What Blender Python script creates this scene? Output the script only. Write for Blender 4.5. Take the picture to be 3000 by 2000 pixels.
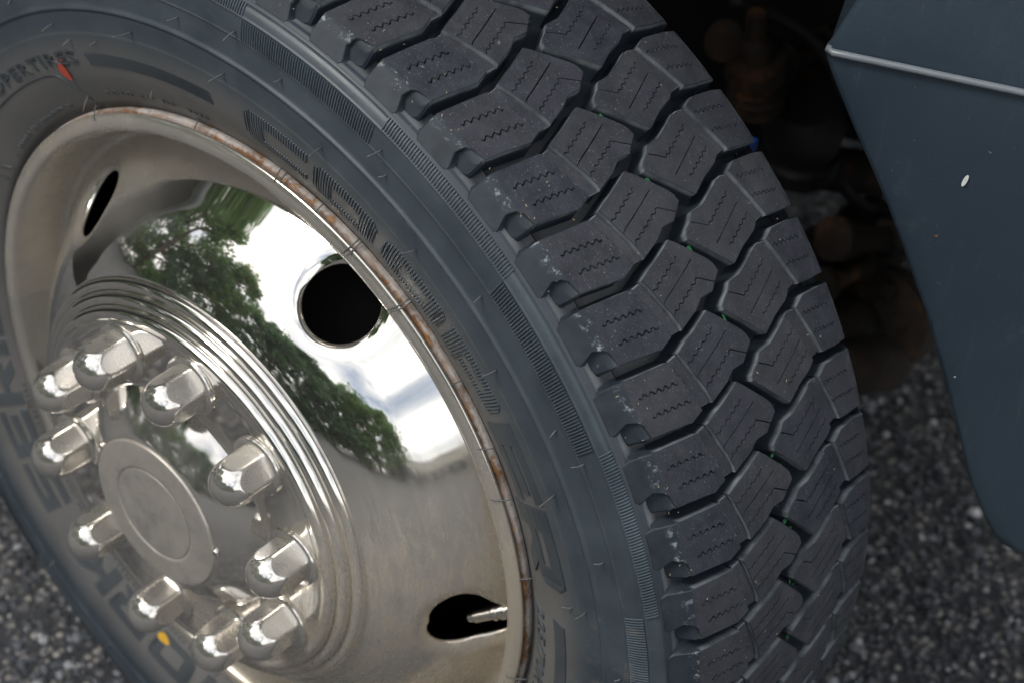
import bpy, bmesh, math, random
import numpy as np
from mathutils import Vector, Matrix
from mathutils.geometry import delaunay_2d_cdt

random.seed(7)
rng = np.random.default_rng(7)
for o in list(bpy.data.objects):
    bpy.data.objects.remove(o, do_unlink=True)
scene = bpy.context.scene
COL = scene.collection
PI = math.pi
R = math.radians

# ------------------------------------------------------------------ camera
H = 0.385                       # axle height
cam_d = bpy.data.cameras.new('camera')
cam = bpy.data.objects.new('camera', cam_d)
COL.objects.link(cam)
_r = Vector((0.756591, 0.650704, 0.064451))
_d = Vector((0.457051, -0.455774, -0.763789))
_f = Vector((-0.467626, 0.607334, -0.64224))
cam.matrix_world = Matrix(((_r.x, -_d.x, -_f.x, 0.812234), (_r.y, -_d.y, -_f.y, -0.856842),
                           (_r.z, -_d.z, -_f.z, 1.424613), (0, 0, 0, 1)))
cam_d.sensor_width = 36.0
cam_d.lens = 73.736
cam_d.clip_start = 0.02
cam_d.clip_end = 600
cam_d.dof.use_dof = True
cam_d.dof.focus_distance = 1.27
cam_d.dof.aperture_fstop = 7.5
scene.camera = cam

# ------------------------------------------------------------------ world
W = bpy.data.worlds.new('World')
scene.world = W
W.use_nodes = True
nt = W.node_tree
nt.nodes.clear()
SUN_EL, SUN_ROT = R(52), R(205)
out = nt.nodes.new('ShaderNodeOutputWorld')
bg = nt.nodes.new('ShaderNodeBackground')
sky = nt.nodes.new('ShaderNodeTexSky')
sky.sky_type = 'NISHITA'
sky.sun_disc = False
sky.sun_elevation = SUN_EL
sky.sun_rotation = SUN_ROT
sky.air_density = 1.2
sky.dust_density = 2.5
tc = nt.nodes.new('ShaderNodeTexCoord')
mp = nt.nodes.new('ShaderNodeMapping')
mp.inputs['Scale'].default_value = (1.0, 1.0, 1.9)
nz = nt.nodes.new('ShaderNodeTexNoise')
nz.inputs['Scale'].default_value = 2.1
nz.inputs['Detail'].default_value = 9
nz.inputs['Roughness'].default_value = 0.6
cr = nt.nodes.new('ShaderNodeValToRGB')
cr.color_ramp.elements[0].position = 0.30
cr.color_ramp.elements[1].position = 0.55
nz2 = nt.nodes.new('ShaderNodeTexNoise')
nz2.inputs['Scale'].default_value = 4.5
nz2.inputs['Detail'].default_value = 8
cc = nt.nodes.new('ShaderNodeValToRGB')
cc.color_ramp.elements[0].position = 0.3
cc.color_ramp.elements[0].color = (7.6, 8.0, 8.6, 1)
cc.color_ramp.elements[1].position = 0.62
cc.color_ramp.elements[1].color = (13.5, 13.3, 13.0, 1)
mx = nt.nodes.new('ShaderNodeMixRGB')
L = nt.links.new
L(tc.outputs['Generated'], mp.inputs['Vector'])
L(mp.outputs['Vector'], nz.inputs['Vector'])
L(mp.outputs['Vector'], nz2.inputs['Vector'])
L(nz.outputs['Fac'], cr.inputs['Fac'])
L(nz2.outputs['Fac'], cc.inputs['Fac'])
L(cr.outputs['Color'], mx.inputs['Fac'])
L(sky.outputs['Color'], mx.inputs['Color1'])
L(cc.outputs['Color'], mx.inputs['Color2'])
L(mx.outputs['Color'], bg.inputs['Color'])
bg.inputs['Strength'].default_value = 0.10
L(bg.outputs['Background'], out.inputs['Surface'])

sun_d = bpy.data.lights.new('sun', 'SUN')
sun_d.energy = 1.4
sun_d.angle = R(18)
sun_d.color = (1.0, 0.96, 0.9)
sun = bpy.data.objects.new('sun', sun_d)
COL.objects.link(sun)
# sky rotation 0 puts the sun at +Y, growing clockwise seen from above
_sd = Vector((math.sin(SUN_ROT) * math.cos(SUN_EL), math.cos(SUN_ROT) * math.cos(SUN_EL), math.sin(SUN_EL)))
sun.rotation_euler = _sd.to_track_quat('Z', 'Y').to_euler()

vs = scene.view_settings
vs.view_transform = 'Standard'
vs.look = 'None'
vs.gamma = 1.0
vs.exposure = 0.45
vs.use_curve_mapping = False
scene.cycles.max_bounces = 6
scene.cycles.diffuse_bounces = 3
scene.cycles.use_adaptive_sampling = True
scene.cycles.adaptive_threshold = 0.03
scene.cycles.use_denoising = True

# ------------------------------------------------------------------ material helpers
class NT:
    def __init__(s, name):
        s.m = bpy.data.materials.new(name)
        s.m.use_nodes = True
        s.t = s.m.node_tree
        s.b = s.t.nodes['Principled BSDF']
        s._tc = None
    def n(s, typ, **kw):
        nd = s.t.nodes.new(typ)
        for k, v in kw.items():
            setattr(nd, k, v)
        return nd
    def l(s, a, b):
        s.t.links.new(a, b)
    def coord(s, which='Object'):
        if s._tc is None:
            s._tc = s.n('ShaderNodeTexCoord')
        return s._tc.outputs[which]
    def noise(s, scale, detail=6, rough=0.6, vec=None, dist=0.0):
        nd = s.n('ShaderNodeTexNoise')
        nd.inputs['Scale'].default_value = scale
        nd.inputs['Detail'].default_value = detail
        nd.inputs['Roughness'].default_value = rough
        nd.inputs['Distortion'].default_value = dist
        s.l(vec if vec is not None else s.coord(), nd.inputs['Vector'])
        return nd.outputs['Fac']
    def ramp(s, fac, stops):
        nd = s.n('ShaderNodeValToRGB')
        els = nd.color_ramp.elements
        while len(els) < len(stops):
            els.new(0.5)
        for e, (p, c) in zip(els, stops):
            e.position = p
            e.color = c if len(c) == 4 else (*c, 1)
        s.l(fac, nd.inputs['Fac'])
        return nd.outputs['Color']
    def gray(s, fac, a, b, va=0.0, vb=1.0):
        return s.ramp(fac, [(a, (va,) * 3), (b, (vb,) * 3)])
    def mix(s, fac, a, b, mode='MIX'):
        nd = s.n('ShaderNodeMixRGB', blend_type=mode)
        for sock, v in ((nd.inputs['Fac'], fac), (nd.inputs['Color1'], a), (nd.inputs['Color2'], b)):
            if isinstance(v, (int, float)):
                sock.default_value = v
            elif isinstance(v, tuple):
                sock.default_value = v if len(v) == 4 else (*v, 1)
            else:
                s.l(v, sock)
        return nd.outputs['Color']
    def math(s, op, a, b=None):
        nd = s.n('ShaderNodeMath', operation=op)
        for i, v in enumerate((a, b)):
            if v is None:
                continue
            if isinstance(v, (int, float)):
                nd.inputs[i].default_value = v
            else:
                s.l(v, nd.inputs[i])
        return nd.outputs[0]
    def polar(s):
        """radius, axial y and angle of the wheel's own coordinates"""
        sp = s.n('ShaderNodeSeparateXYZ')
        s.l(s.coord(), sp.inputs[0])
        x, y, z = sp.outputs
        r = s.math('SQRT', s.math('ADD', s.math('MULTIPLY', x, x), s.math('MULTIPLY', z, z)))
        a = s.math('ARCTAN2', z, x)
        return r, y, a
    def window(s, v, a, b, c, d):
        """smooth 0-1-0 window"""
        def step(lo, hi, inv):
            nd = s.n('ShaderNodeMapRange', interpolation_type='SMOOTHSTEP')
            nd.inputs['From Min'].default_value = lo
            nd.inputs['From Max'].default_value = hi
            nd.inputs['To Min'].default_value = 1.0 if inv else 0.0
            nd.inputs['To Max'].default_value = 0.0 if inv else 1.0
            s.l(v, nd.inputs['Value'])
            return nd.outputs[0]
        return s.math('MULTIPLY', step(a, b, False), step(c, d, True))
    def step(s, v, lo, hi):
        nd = s.n('ShaderNodeMapRange', interpolation_type='SMOOTHSTEP')
        nd.inputs['From Min'].default_value = lo
        nd.inputs['From Max'].default_value = hi
        s.l(v, nd.inputs['Value'])
        return nd.outputs[0]
    def bump(s, h, strength=0.3, dist=0.001):
        nd = s.n('ShaderNodeBump')
        nd.inputs['Strength'].default_value = strength
        nd.inputs['Distance'].default_value = dist
        s.l(h, nd.inputs['Height'])
        s.l(nd.outputs[0], s.b.inputs['Normal'])
    def set(s, **kw):
        for k, v in kw.items():
            sock = s.b.inputs[k.replace('_', ' ')]
            if isinstance(v, (int, float)):
                sock.default_value = v
            elif isinstance(v, tuple):
                sock.default_value = v if len(v) == 4 else (*v, 1)
            else:
                s.l(v, sock)
        return s.m


def rand_vec(m, amt=3.0):
    """object coordinates shifted by the object's random number, so copies differ"""
    oi = m.n('ShaderNodeObjectInfo')
    mul = m.math('MULTIPLY', oi.outputs['Random'], amt)
    cx = m.n('ShaderNodeCombineXYZ')
    for i in range(3):
        m.l(mul, cx.inputs[i])
    ad = m.n('ShaderNodeVectorMath', operation='ADD')
    m.l(m.coord(), ad.inputs[0])
    m.l(cx.outputs[0], ad.inputs[1])
    return ad.outputs[0], oi.outputs['Random']


def mat_tread():
    m = NT('worn_tread_rubber')
    v, rnd = rand_vec(m)
    n1 = m.noise(60, 5, 0.65, v)
    n2 = m.noise(420, 4, 0.7, v)
    n3 = m.noise(170, 3, 0.5, v)
    base = m.ramp(n1, [(0.3, (0.0115, 0.0150, 0.0225)), (0.7, (0.035, 0.039, 0.052))])
    base = m.mix(m.gray(n2, 0.56, 0.76, 0, 0.30), base, (0.13, 0.13, 0.135))
    n5 = m.noise(900, 2, 0.5, v)
    base = m.mix(m.gray(n5, 0.67, 0.74, 0, 0.6), base, (0.30, 0.30, 0.30))
    base = m.mix(m.gray(n3, 0.73, 0.78, 0, 0.4), base, (0.30, 0.30, 0.30))
    n4 = m.noise(24, 5, 0.6, v)
    base = m.mix(m.math('MULTIPLY', rnd, 0.22), base, (0.075, 0.072, 0.072))
    base = m.mix(m.gray(n4, 0.58, 0.75, 0, 0.25), base, (0.14, 0.125, 0.11))
    m.bump(m.math('ADD', n2, m.math('MULTIPLY', n1, 2.0)), 0.8, 0.0005)
    return m.set(Base_Color=base, Roughness=0.72, Specular_IOR_Level=0.35)


def mat_block_side():
    m = NT('groove_rubber')
    v, rnd = rand_vec(m)
    r, y, a = m.polar()
    n1 = m.noise(70, 5, 0.6, v)
    n2 = m.noise(260, 4, 0.7, v)
    base = m.ramp(n1, [(0.3, (0.011, 0.017, 0.025)), (0.7, (0.024, 0.034, 0.045))])
    # chalky scuffs close to the tread edge
    edge = m.window(y, -0.1010, -0.0970, -0.0945, -0.0930)
    d2 = m.math('ADD', m.math('MULTIPLY', m.math('SUBTRACT', r, 0.39725), 0.6806), m.math('MULTIPLY', m.math('SUBTRACT', m.math('MULTIPLY', y, -1.0), 0.0955), 0.733))
    edge = m.math('MULTIPLY', edge, m.step(d2, -0.0024, -0.0009))
    sc = m.math('MULTIPLY', edge, m.gray(m.noise(190, 5, 0.8, v), 0.54, 0.66, 0, 0.7))
    base = m.mix(sc, base, (0.36, 0.40, 0.43))
    # pale upper groove walls: sky light painted in, along with edge dust
    deep = m.window(m.math('SUBTRACT', m.math('SUBTRACT', 0.405, m.math('MULTIPLY', m.math('MULTIPLY', y, y), 0.85)), r), 0.0003, 0.0010, 0.0022, 0.0060)
    dust_and_light = m.math('MULTIPLY', m.gray(n1, 0.30, 0.62, 0.20, 0.95), m.math('MULTIPLY', m.window(y, -0.0935, -0.0900, 0.2, 0.3), deep))
    base = m.mix(dust_and_light, base, (0.19, 0.21, 0.225))
    base = m.mix(m.gray(n2, 0.69, 0.74, 0, 0.5), base, (0.4, 0.38, 0.33))
    m.bump(n2, 0.25, 0.0004)
    return m.set(Base_Color=base, Roughness=0.6, Specular_IOR_Level=0.4)


def mat_sidewall(name='sidewall_rubber', lift=1.0, filmk=0.85):
    m = NT(name)
    r, y, a = m.polar()
    n1 = m.noise(28, 5, 0.6)
    n2 = m.noise(480, 4, 0.7)
    n3 = m.noise(9, 5, 0.6)
    base = m.ramp(n1, [(0.3, (0.033 * lift, 0.045 * lift, 0.058 * lift)), (0.72, (0.058 * lift, 0.075 * lift, 0.092 * lift))])
    # road film of brown dust on the lower sidewall by the rim
    film = m.math('MULTIPLY', m.window(r, 0.2, 0.21, 0.300, 0.336), m.gray(n3, 0.25, 0.7, 0.55, 1.0))
    base = m.mix(m.math('MULTIPLY', film, filmk), base, (0.178, 0.170, 0.160))
    d2 = m.math('ADD', m.math('MULTIPLY', m.math('SUBTRACT', r, 0.39725), 0.6806), m.math('MULTIPLY', m.math('SUBTRACT', m.math('MULTIPLY', y, -1.0), 0.0955), 0.733))
    base = m.mix(m.math('MULTIPLY', m.step(r, 0.3815, 0.3830), 0.75), base, (0.016, 0.024, 0.034))  # here and below: shade of the groove floors painted into the colour
    base = m.mix(m.math('MULTIPLY', m.window(y, -0.1030, -0.0990, 0.5, 0.6), 0.85), base, (0.013, 0.016, 0.021))
    scoop = m.math('MULTIPLY', m.step(r, 0.375, 0.380), m.math('SUBTRACT', 1.0, m.step(d2, -0.0040, -0.0012)))
    scoop = m.math('MULTIPLY', scoop, m.window(y, -0.3, -0.2, -0.1010, -0.0950))
    base = m.mix(m.math('MULTIPLY', scoop, m.gray(n1, 0.3, 0.65, 0.3, 0.9)), base, (0.18, 0.195, 0.205))
    base = m.mix(m.gray(n2, 0.64, 0.75, 0, 0.4), base, (0.22, 0.22, 0.22))
    # mud scuffs, only low on the wheel
    mud = m.math('MULTIPLY', m.gray(m.noise(60, 5, 0.75), 0.54, 0.72, 0, 0.32),
                 m.math('MULTIPLY', m.window(a, -0.2, 0.02, 0.26, 0.40), m.window(r, 0.325, 0.335, 0.372, 0.386)))
    base = m.mix(mud, base, (0.23, 0.19, 0.15))
    m.bump(n2, 0.2, 0.0003)
    return m.set(Base_Color=base, Roughness=m.gray(n1, 0.3, 0.7, 0.36, 0.5), Specular_IOR_Level=0.5)


def mat_chrome():
    m = NT('polished_stainless')
    r, y, a = m.polar()
    n1 = m.noise(26, 5, 0.65)
    n2 = m.noise(240, 5, 0.7)
    n3 = m.noise(8, 4, 0.5)
    # grime: strong on the outer lip and in the trough; lower dish film also paints in the brown ground reflection
    lip = m.math('ADD', m.step(r, 0.222, 0.236), 0.0)
    low = m.window(a, -2.6, -0.9, 0.1, 0.75)
    g = m.math('ADD', m.math('MULTIPLY', lip, 0.30), m.math('MULTIPLY', low, 0.52))
    g = m.math('ADD', g, m.math('MULTIPLY', m.math('MULTIPLY', m.window(a, 1.72, 2.25, 3.3, 3.6), m.step(r, 0.172, 0.200)), 0.28))
    g = m.math('MULTIPLY', g, m.gray(n1, 0.22, 0.75, 0.5, 1.15))
    g = m.math('ADD', g, m.gray(n2, 0.66, 0.80, 0.0, 0.22))
    cx = m.n('ShaderNodeCombineXYZ')
    m.l(m.math('MULTIPLY', a, 2.2), cx.inputs[0])
    m.l(m.math('MULTIPLY', r, 95.0), cx.inputs[1])
    st_ = m.noise(1.6, 5, 0.7, cx.outputs[0], 1.2)
    g = m.math('ADD', g, m.math('MULTIPLY', low, m.gray(st_, 0.42, 0.70, 0.0, 0.5)))
    g = m.math('MINIMUM', m.math('ADD', g, 0.035), 0.85)
    col = m.mix(g, (0.80, 0.775, 0.73), m.ramp(n3, [(0.3, (0.40, 0.345, 0.265)), (0.7, (0.52, 0.455, 0.36))]))
    metal = m.math('SUBTRACT', 1.0, m.math('MULTIPLY', g, 0.62))
    rough = m.math('ADD', m.math('MULTIPLY', g, 0.36), m.gray(n1, 0.4, 0.8, 0.02, 0.06))
    m.bump(m.noise(35, 3, 0.5), 0.012, 0.002)
    return m.set(Base_Color=col, Metallic=metal, Roughness=rough)


def mat_chrome_hub(name, dirt=0.2, rough0=0.05, flats=False):
    m = NT(name)
    v, rnd = rand_vec(m)
    n1 = m.noise(60, 5, 0.65, v)
    n2 = m.noise(500, 4, 0.7, v)
    g = m.math('MULTIPLY', m.gray(n1, 0.25, 0.75, 0.3, 1.2), dirt)
    g = m.math('ADD', g, m.gray(n2, 0.68, 0.8, 0.0, 0.12))
    col = m.mix(g, (0.80, 0.775, 0.735), (0.42, 0.38, 0.32))
    metal = m.math('SUBTRACT', 1.0, m.math('MULTIPLY', g, 0.6))
    rough = m.math('ADD', m.math('MULTIPLY', g, 0.35), rough0)
    if flats:                                   # the flats of the covers have a satin finish
        sp = m.n('ShaderNodeSeparateXYZ')
        m.l(m.coord('Normal'), sp.inputs[0])
        fl_ = m.math('SUBTRACT', 1.0, m.step(m.math('ABSOLUTE', sp.outputs[1]), 0.03, 0.14))
        rough = m.math('ADD', rough, m.math('MULTIPLY', fl_, 0.16))
    return m.set(Base_Color=col, Metallic=metal, Roughness=rough)


def mat_rust_rim():
    m = NT('rusty_white_rim')
    n1 = m.noise(38, 5, 0.7)
    n2 = m.noise(150, 5, 0.75)
    n3 = m.noise(14, 4, 0.5)
    rust = m.ramp(n2, [(0.32, (0.03, 0.016, 0.012)), (0.5, (0.13, 0.055, 0.02)), (0.72, (0.36, 0.17, 0.04))])
    paint = m.ramp(n2, [(0.35, (0.32, 0.28, 0.25)), (0.65, (0.60, 0.58, 0.57))])
    r, y, a = m.polar()
    mask = m.gray(m.math('ADD', m.math('ADD', m.math('MULTIPLY', n1, 0.6), m.math('MULTIPLY', n2, 0.55)), m.math('MULTIPLY', m.window(r, 0.1, 0.11, 0.2622, 0.2640), 0.12)), 0.56, 0.68)
    mask = m.math('MULTIPLY', mask, m.gray(n3, 0.30, 0.55, 0.35, 1.0))
    col = m.mix(mask, paint, rust)
    m.bump(n2, 0.5, 0.0008)
    return m.set(Base_Color=col, Roughness=0.7)


def mat_simple(name, col, rough=0.6, metal=0.0, var=0.25, scale=60, bump=0.15, spec=0.5):
    m = NT(name)
    n = m.noise(scale, 6, 0.65)
    lo = tuple(c * (1 - var) for c in col)
    hi = tuple(min(1, c * (1 + var)) for c in col)
    m.bump(n, bump, 0.001)
    return m.set(Base_Color=m.ramp(n, [(0.3, lo), (0.7, hi)]), Roughness=rough, Metallic=metal, Specular_IOR_Level=spec)


def mat_rusty():
    m = NT('rusty_black_steel')
    n1 = m.noise(18, 5, 0.65)
    n2 = m.noise(120, 5, 0.7)
    c = m.ramp(n1, [(0.35, (0.012, 0.011, 0.010)), (0.58, (0.036, 0.023, 0.015)), (0.76, (0.19, 0.078, 0.030))])
    m.bump(n2, 0.5, 0.002)
    return m.set(Base_Color=c, Roughness=0.8)


def mat_asphalt():
    m = NT('asphalt')
    vo = m.n('ShaderNodeTexVoronoi')
    vo.inputs['Scale'].default_value = 130
    m.l(m.coord(), vo.inputs['Vector'])
    sep = m.n('ShaderNodeSeparateColor')
    m.l(vo.outputs['Color'], sep.inputs[0])
    stone = m.ramp(sep.outputs[0], [(0.0, (0.05, 0.052, 0.056)), (0.55, (0.11, 0.11, 0.112)), (0.85, (0.24, 0.225, 0.21)), (1.0, (0.40, 0.385, 0.36))])
    binder = m.gray(vo.outputs['Distance'], 0.32, 0.55)
    n = m.noise(7, 5, 0.6)
    col = m.mix(binder, stone, (0.018, 0.021, 0.027))
    col = m.mix(m.gray(n, 0.3, 0.75, 0.0, 0.35), col, (0.10, 0.095, 0.09))
    m.bump(m.math('SUBTRACT', 1.0, vo.outputs['Distance']), 0.7, 0.004)
    return m.set(Base_Color=col, Roughness=0.8)


def mat_stone():
    m = NT('aggregate_stone')
    at = m.n('ShaderNodeAttribute', attribute_name='tint')
    c = m.ramp(at.outputs['Fac'], [(0.0, (0.018, 0.022, 0.030)), (0.5, (0.088, 0.096, 0.112)), (0.8, (0.29, 0.30, 0.32)), (1.0, (0.62, 0.62, 0.63))])
    return m.set(Base_Color=c, Roughness=0.7)


def mat_bumper():
    m = NT('blue_grey_bumper_plastic')
    n1 = m.noise(700, 3, 0.6)
    n2 = m.noise(5, 5, 0.6)
    n3 = m.noise(26, 5, 0.75)
    col = m.ramp(n2, [(0.3, (0.021, 0.035, 0.051)), (0.7, (0.030, 0.047, 0.066))])
    col = m.mix(m.gray(n3, 0.60, 0.80, 0, 0.30), col, (0.12, 0.14, 0.17))
    sv = m.n('ShaderNodeMapping')
    sv.inputs['Scale'].default_value = (90, 90, 6)
    sv.inputs['Rotation'].default_value = (0.5, 0.3, 0.2)
    m.l(m.coord(), sv.inputs['Vector'])
    n4 = m.noise(2.0, 5, 0.7, sv.outputs[0])
    col = m.mix(m.gray(n4, 0.58, 0.76, 0, 0.12), col, (0.15, 0.165, 0.18))
    n5 = m.noise(420, 2, 0.5)
    col = m.mix(m.gray(n5, 0.73, 0.78, 0, 0.35), col, (0.24, 0.24, 0.23))
    m.bump(n1, 0.25, 0.0004)
    return m.set(Base_Color=col, Roughness=m.gray(n3, 0.3, 0.75, 0.34, 0.50), Specular_IOR_Level=0.5)


def mat_leaf(name, c1, c2):
    m = NT(name)
    v, rnd = rand_vec(m, 20)
    n = m.noise(1.1, 4, 0.6, v)
    col = m.ramp(n, [(0.3, c1), (0.7, c2)])
    m.set(Base_Color=col, Roughness=0.5)
    tr = m.n('ShaderNodeBsdfTranslucent')
    m.l(col, tr.inputs['Color'])
    ms = m.n('ShaderNodeMixShader')
    ms.inputs[0].default_value = 0.45
    outn = m.t.nodes['Material Output']
    m.l(m.b.outputs[0], ms.inputs[1])
    m.l(tr.outputs[0], ms.inputs[2])
    m.l(ms.outputs[0], outn.inputs['Surface'])
    return m.m


M_TREAD, M_SIDE = mat_tread(), mat_block_side()
M_WALL = mat_sidewall()
M_LETTER = mat_sidewall('letter_rubber', 0.85, 0.18)
M_RIB = mat_sidewall('rib_rubber', 1.45, 0.35)
M_CHROME = mat_chrome()
M_HUB = mat_chrome_hub('hub_chrome', 0.20, 0.05)
M_NUT = mat_chrome_hub('nut_chrome', 0.26, 0.05, True)
M_RIM = mat_rust_rim()
M_HAIR = mat_simple('spew_rubber', (0.10, 0.105, 0.11), 0.5, var=0.1)
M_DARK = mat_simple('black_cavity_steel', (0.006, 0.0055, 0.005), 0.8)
M_RUST = mat_rusty()
M_ASPH, M_STONE = mat_asphalt(), mat_stone()
M_BUMP = mat_bumper()
M_BEAD = mat_simple('highlight_and_mark_grey', (0.15, 0.17, 0.19), 0.28, var=0.15, scale=40, bump=0.05)  # pale grey of the painted crease highlight and one bumper mark
M_BODY = mat_simple('truck_body_paint', (0.045, 0.052, 0.062), 0.3, var=0.05, scale=4, bump=0.0)
M_GREEN = mat_simple('green_marking_paint', (0.01, 0.16, 0.045), 0.6)
M_RED = mat_simple('red_marking_paint', (0.50, 0.075, 0.05), 0.6, var=0.12)
M_YEL = mat_simple('yellow_marking_paint', (0.62, 0.36, 0.03), 0.6, var=0.12)
M_BLUE = mat_simple('blue_plastic', (0.01, 0.08, 0.42), 0.4)
M_WHITE = mat_simple('white_chip', (0.75, 0.76, 0.74), 0.7)
M_STRAW = mat_simple('dry_grass', (0.45, 0.36, 0.22), 0.8, var=0.4, scale=30)
M_BRASS = mat_simple('nickel_valve_metal', (0.78, 0.75, 0.70), 0.25, metal=1.0, var=0.1, scale=300, bump=0.05)
M_RUBBERBOOT = mat_simple('black_boot_rubber', (0.03, 0.03, 0.03), 0.6)
M_BARK = mat_simple('bark', (0.10, 0.08, 0.06), 0.9, scale=6)
M_LEAF1 = mat_leaf('leaf_green', (0.095, 0.185, 0.050), (0.17, 0.29, 0.095))
M_LEAF2 = mat_leaf('leaf_dark_green', (0.072, 0.15, 0.070), (0.13, 0.23, 0.115))
M_CARP = mat_simple('dark_car_paint', (0.03, 0.035, 0.045), 0.25, var=0.05, scale=3, bump=0)
M_REDP = mat_simple('red_car_paint', (0.35, 0.03, 0.03), 0.25, var=0.05, scale=3, bump=0)
M_GLASS = mat_simple('dark_glass', (0.02, 0.025, 0.03), 0.08, var=0.05, scale=3, bump=0)
M_TYRE2 = mat_simple('plain_black_rubber', (0.03, 0.03, 0.032), 0.7)
M_LAMP = mat_simple('red_lamp_glass', (0.45, 0.02, 0.02), 0.2, var=0.05)
M_STUCCO = mat_simple('cream_stucco', (0.62, 0.58, 0.50), 0.85, var=0.08, scale=2)
M_ROOFT = mat_simple('grey_flat_roof', (0.30, 0.29, 0.28), 0.9, scale=2)

# ------------------------------------------------------------------ object helpers
def mesh_obj(name, verts, faces, mat, parent=None, smooth=True, sharp=None, mats=None, fmat=None):
    me = bpy.data.meshes.new(name)
    me.from_pydata([tuple(map(float, v)) for v in verts], [], faces)
    for mm in (mats or [mat]):
        me.materials.append(mm)
    if fmat is not None:
        me.polygons.foreach_set('material_index', np.asarray(fmat, dtype=np.int32))
    if smooth:
        me.polygons.foreach_set('use_smooth', np.ones(len(me.polygons), dtype=bool))
        if sharp:
            me.set_sharp_from_angle(angle=R(sharp))
    me.update()
    o = bpy.data.objects.new(name, me)
    COL.objects.link(o)
    if parent:
        o.parent = parent
    return o

def copy_obj(o, parent, rot_y=None, loc=None):
    c = o.copy()
    COL.objects.link(c)
    c.parent = parent
    if rot_y is not None:
        c.rotation_euler = (0, rot_y, 0)
    if loc is not None:
        c.location = loc
    return c

def thing(name, label, cat, loc=(0, 0, 0), group=None):
    o = bpy.data.objects.new(name, None)
    o.empty_display_size = 0.1
    COL.objects.link(o)
    o.location = loc
    o['label'] = label
    o['category'] = cat
    if group:
        o['group'] = group
    return o

def tag(o, label, cat, group=None):
    o['label'] = label
    o['category'] = cat
    if group:
        o['group'] = group

class MB:
    """collects shapes into one mesh"""
    def __init__(s):
        s.v, s.f, s.m = [], [], []
    def add(s, v, f, mi=0):
        b = len(s.v)
        s.v.extend(v)
        s.f.extend([tuple(i + b for i in q) for q in f])
        s.m.extend([mi] * len(f))
    def build(s, name, mat, parent=None, smooth=True, sharp=None, mats=None):
        return mesh_obj(name, s.v, s.f, mat, parent, smooth, sharp, mats, s.m if mats else None)

def tube(pts, rad, seg=8, cap=True):
    pts = [Vector(p) for p in pts]
    n = len(pts)
    rads = rad if isinstance(rad, (list, tuple)) else [rad] * n
    v, f = [], []
    prev = None
    for i, p in enumerate(pts):
        t = (pts[min(i + 1, n - 1)] - pts[max(i - 1, 0)]).normalized()
        if prev is None:
            a = t.orthogonal().normalized()
        else:
            a = (prev - t * prev.dot(t)).normalized()
        prev = a
        b = t.cross(a)
        for k in range(seg):
            w = 2 * PI * k / seg
            v.append(p + (a * math.cos(w) + b * math.sin(w)) * rads[i])
    for i in range(n - 1):
        for k in range(seg):
            k2 = (k + 1) % seg
            f.append((i * seg + k, i * seg + k2, (i + 1) * seg + k2, (i + 1) * seg + k))
    if cap:
        f.append(tuple(range(seg))[::-1])
        f.append(tuple((n - 1) * seg + k for k in range(seg)))
    return v, f

def box(x0, x1, y0, y1, z0, z1):
    v = [(x, y, z) for x in (x0, x1) for y in (y0, y1) for z in (z0, z1)]
    f = [(0, 1, 3, 2), (4, 6, 7, 5), (0, 4, 5, 1), (2, 3, 7, 6), (0, 2, 6, 4), (1, 5, 7, 3)]
    return v, f

EL = R(52)          # picture angle th = 0 sits 52 degrees above the forward axis
def P(th, r, y):
    a = th + EL
    return Vector((r * math.cos(a), y, r * math.sin(a)))

def smooth_curve(pts, n=10):
    """Catmull-Rom through the points"""
    pts = [np.array(p, float) for p in pts]
    q = [2 * pts[0] - pts[1]] + pts + [2 * pts[-1] - pts[-2]]
    res = []
    for i in range(1, len(q) - 2):
        p0, p1, p2, p3 = q[i - 1], q[i], q[i + 1], q[i + 2]
        for k in range(n):
            t = k / n
            res.append(0.5 * (2 * p1 + (p2 - p0) * t + (2 * p0 - 5 * p1 + 4 * p2 - p3) * t * t + (3 * p1 - p0 - 3 * p2 + p3) * t ** 3))
    res.append(pts[-1])
    return res

def lathe(name, prof, mat, parent, seg=360, sharp=None, flip=False):
    v, f = [], []
    n = len(prof)
    for k in range(seg):
        th = 2 * PI * k / seg
        for r, y in prof:
            v.append(P(th, r, y))
    for k in range(seg):
        k2 = (k + 1) % seg
        for i in range(n - 1):
            q = (k * n + i, k * n + i + 1, k2 * n + i + 1, k2 * n + i)
            f.append(q[::-1] if flip else q)
    return mesh_obj(name, v, f, mat, parent, True, sharp)

# ================================================================== GROUND
g = mesh_obj('asphalt_ground', [(-150, -150, 0), (150, -150, 0), (150, 150, 0), (-150, 150, 0)], [(0, 1, 2, 3)], M_ASPH)
g['kind'] = 'structure'

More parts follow.
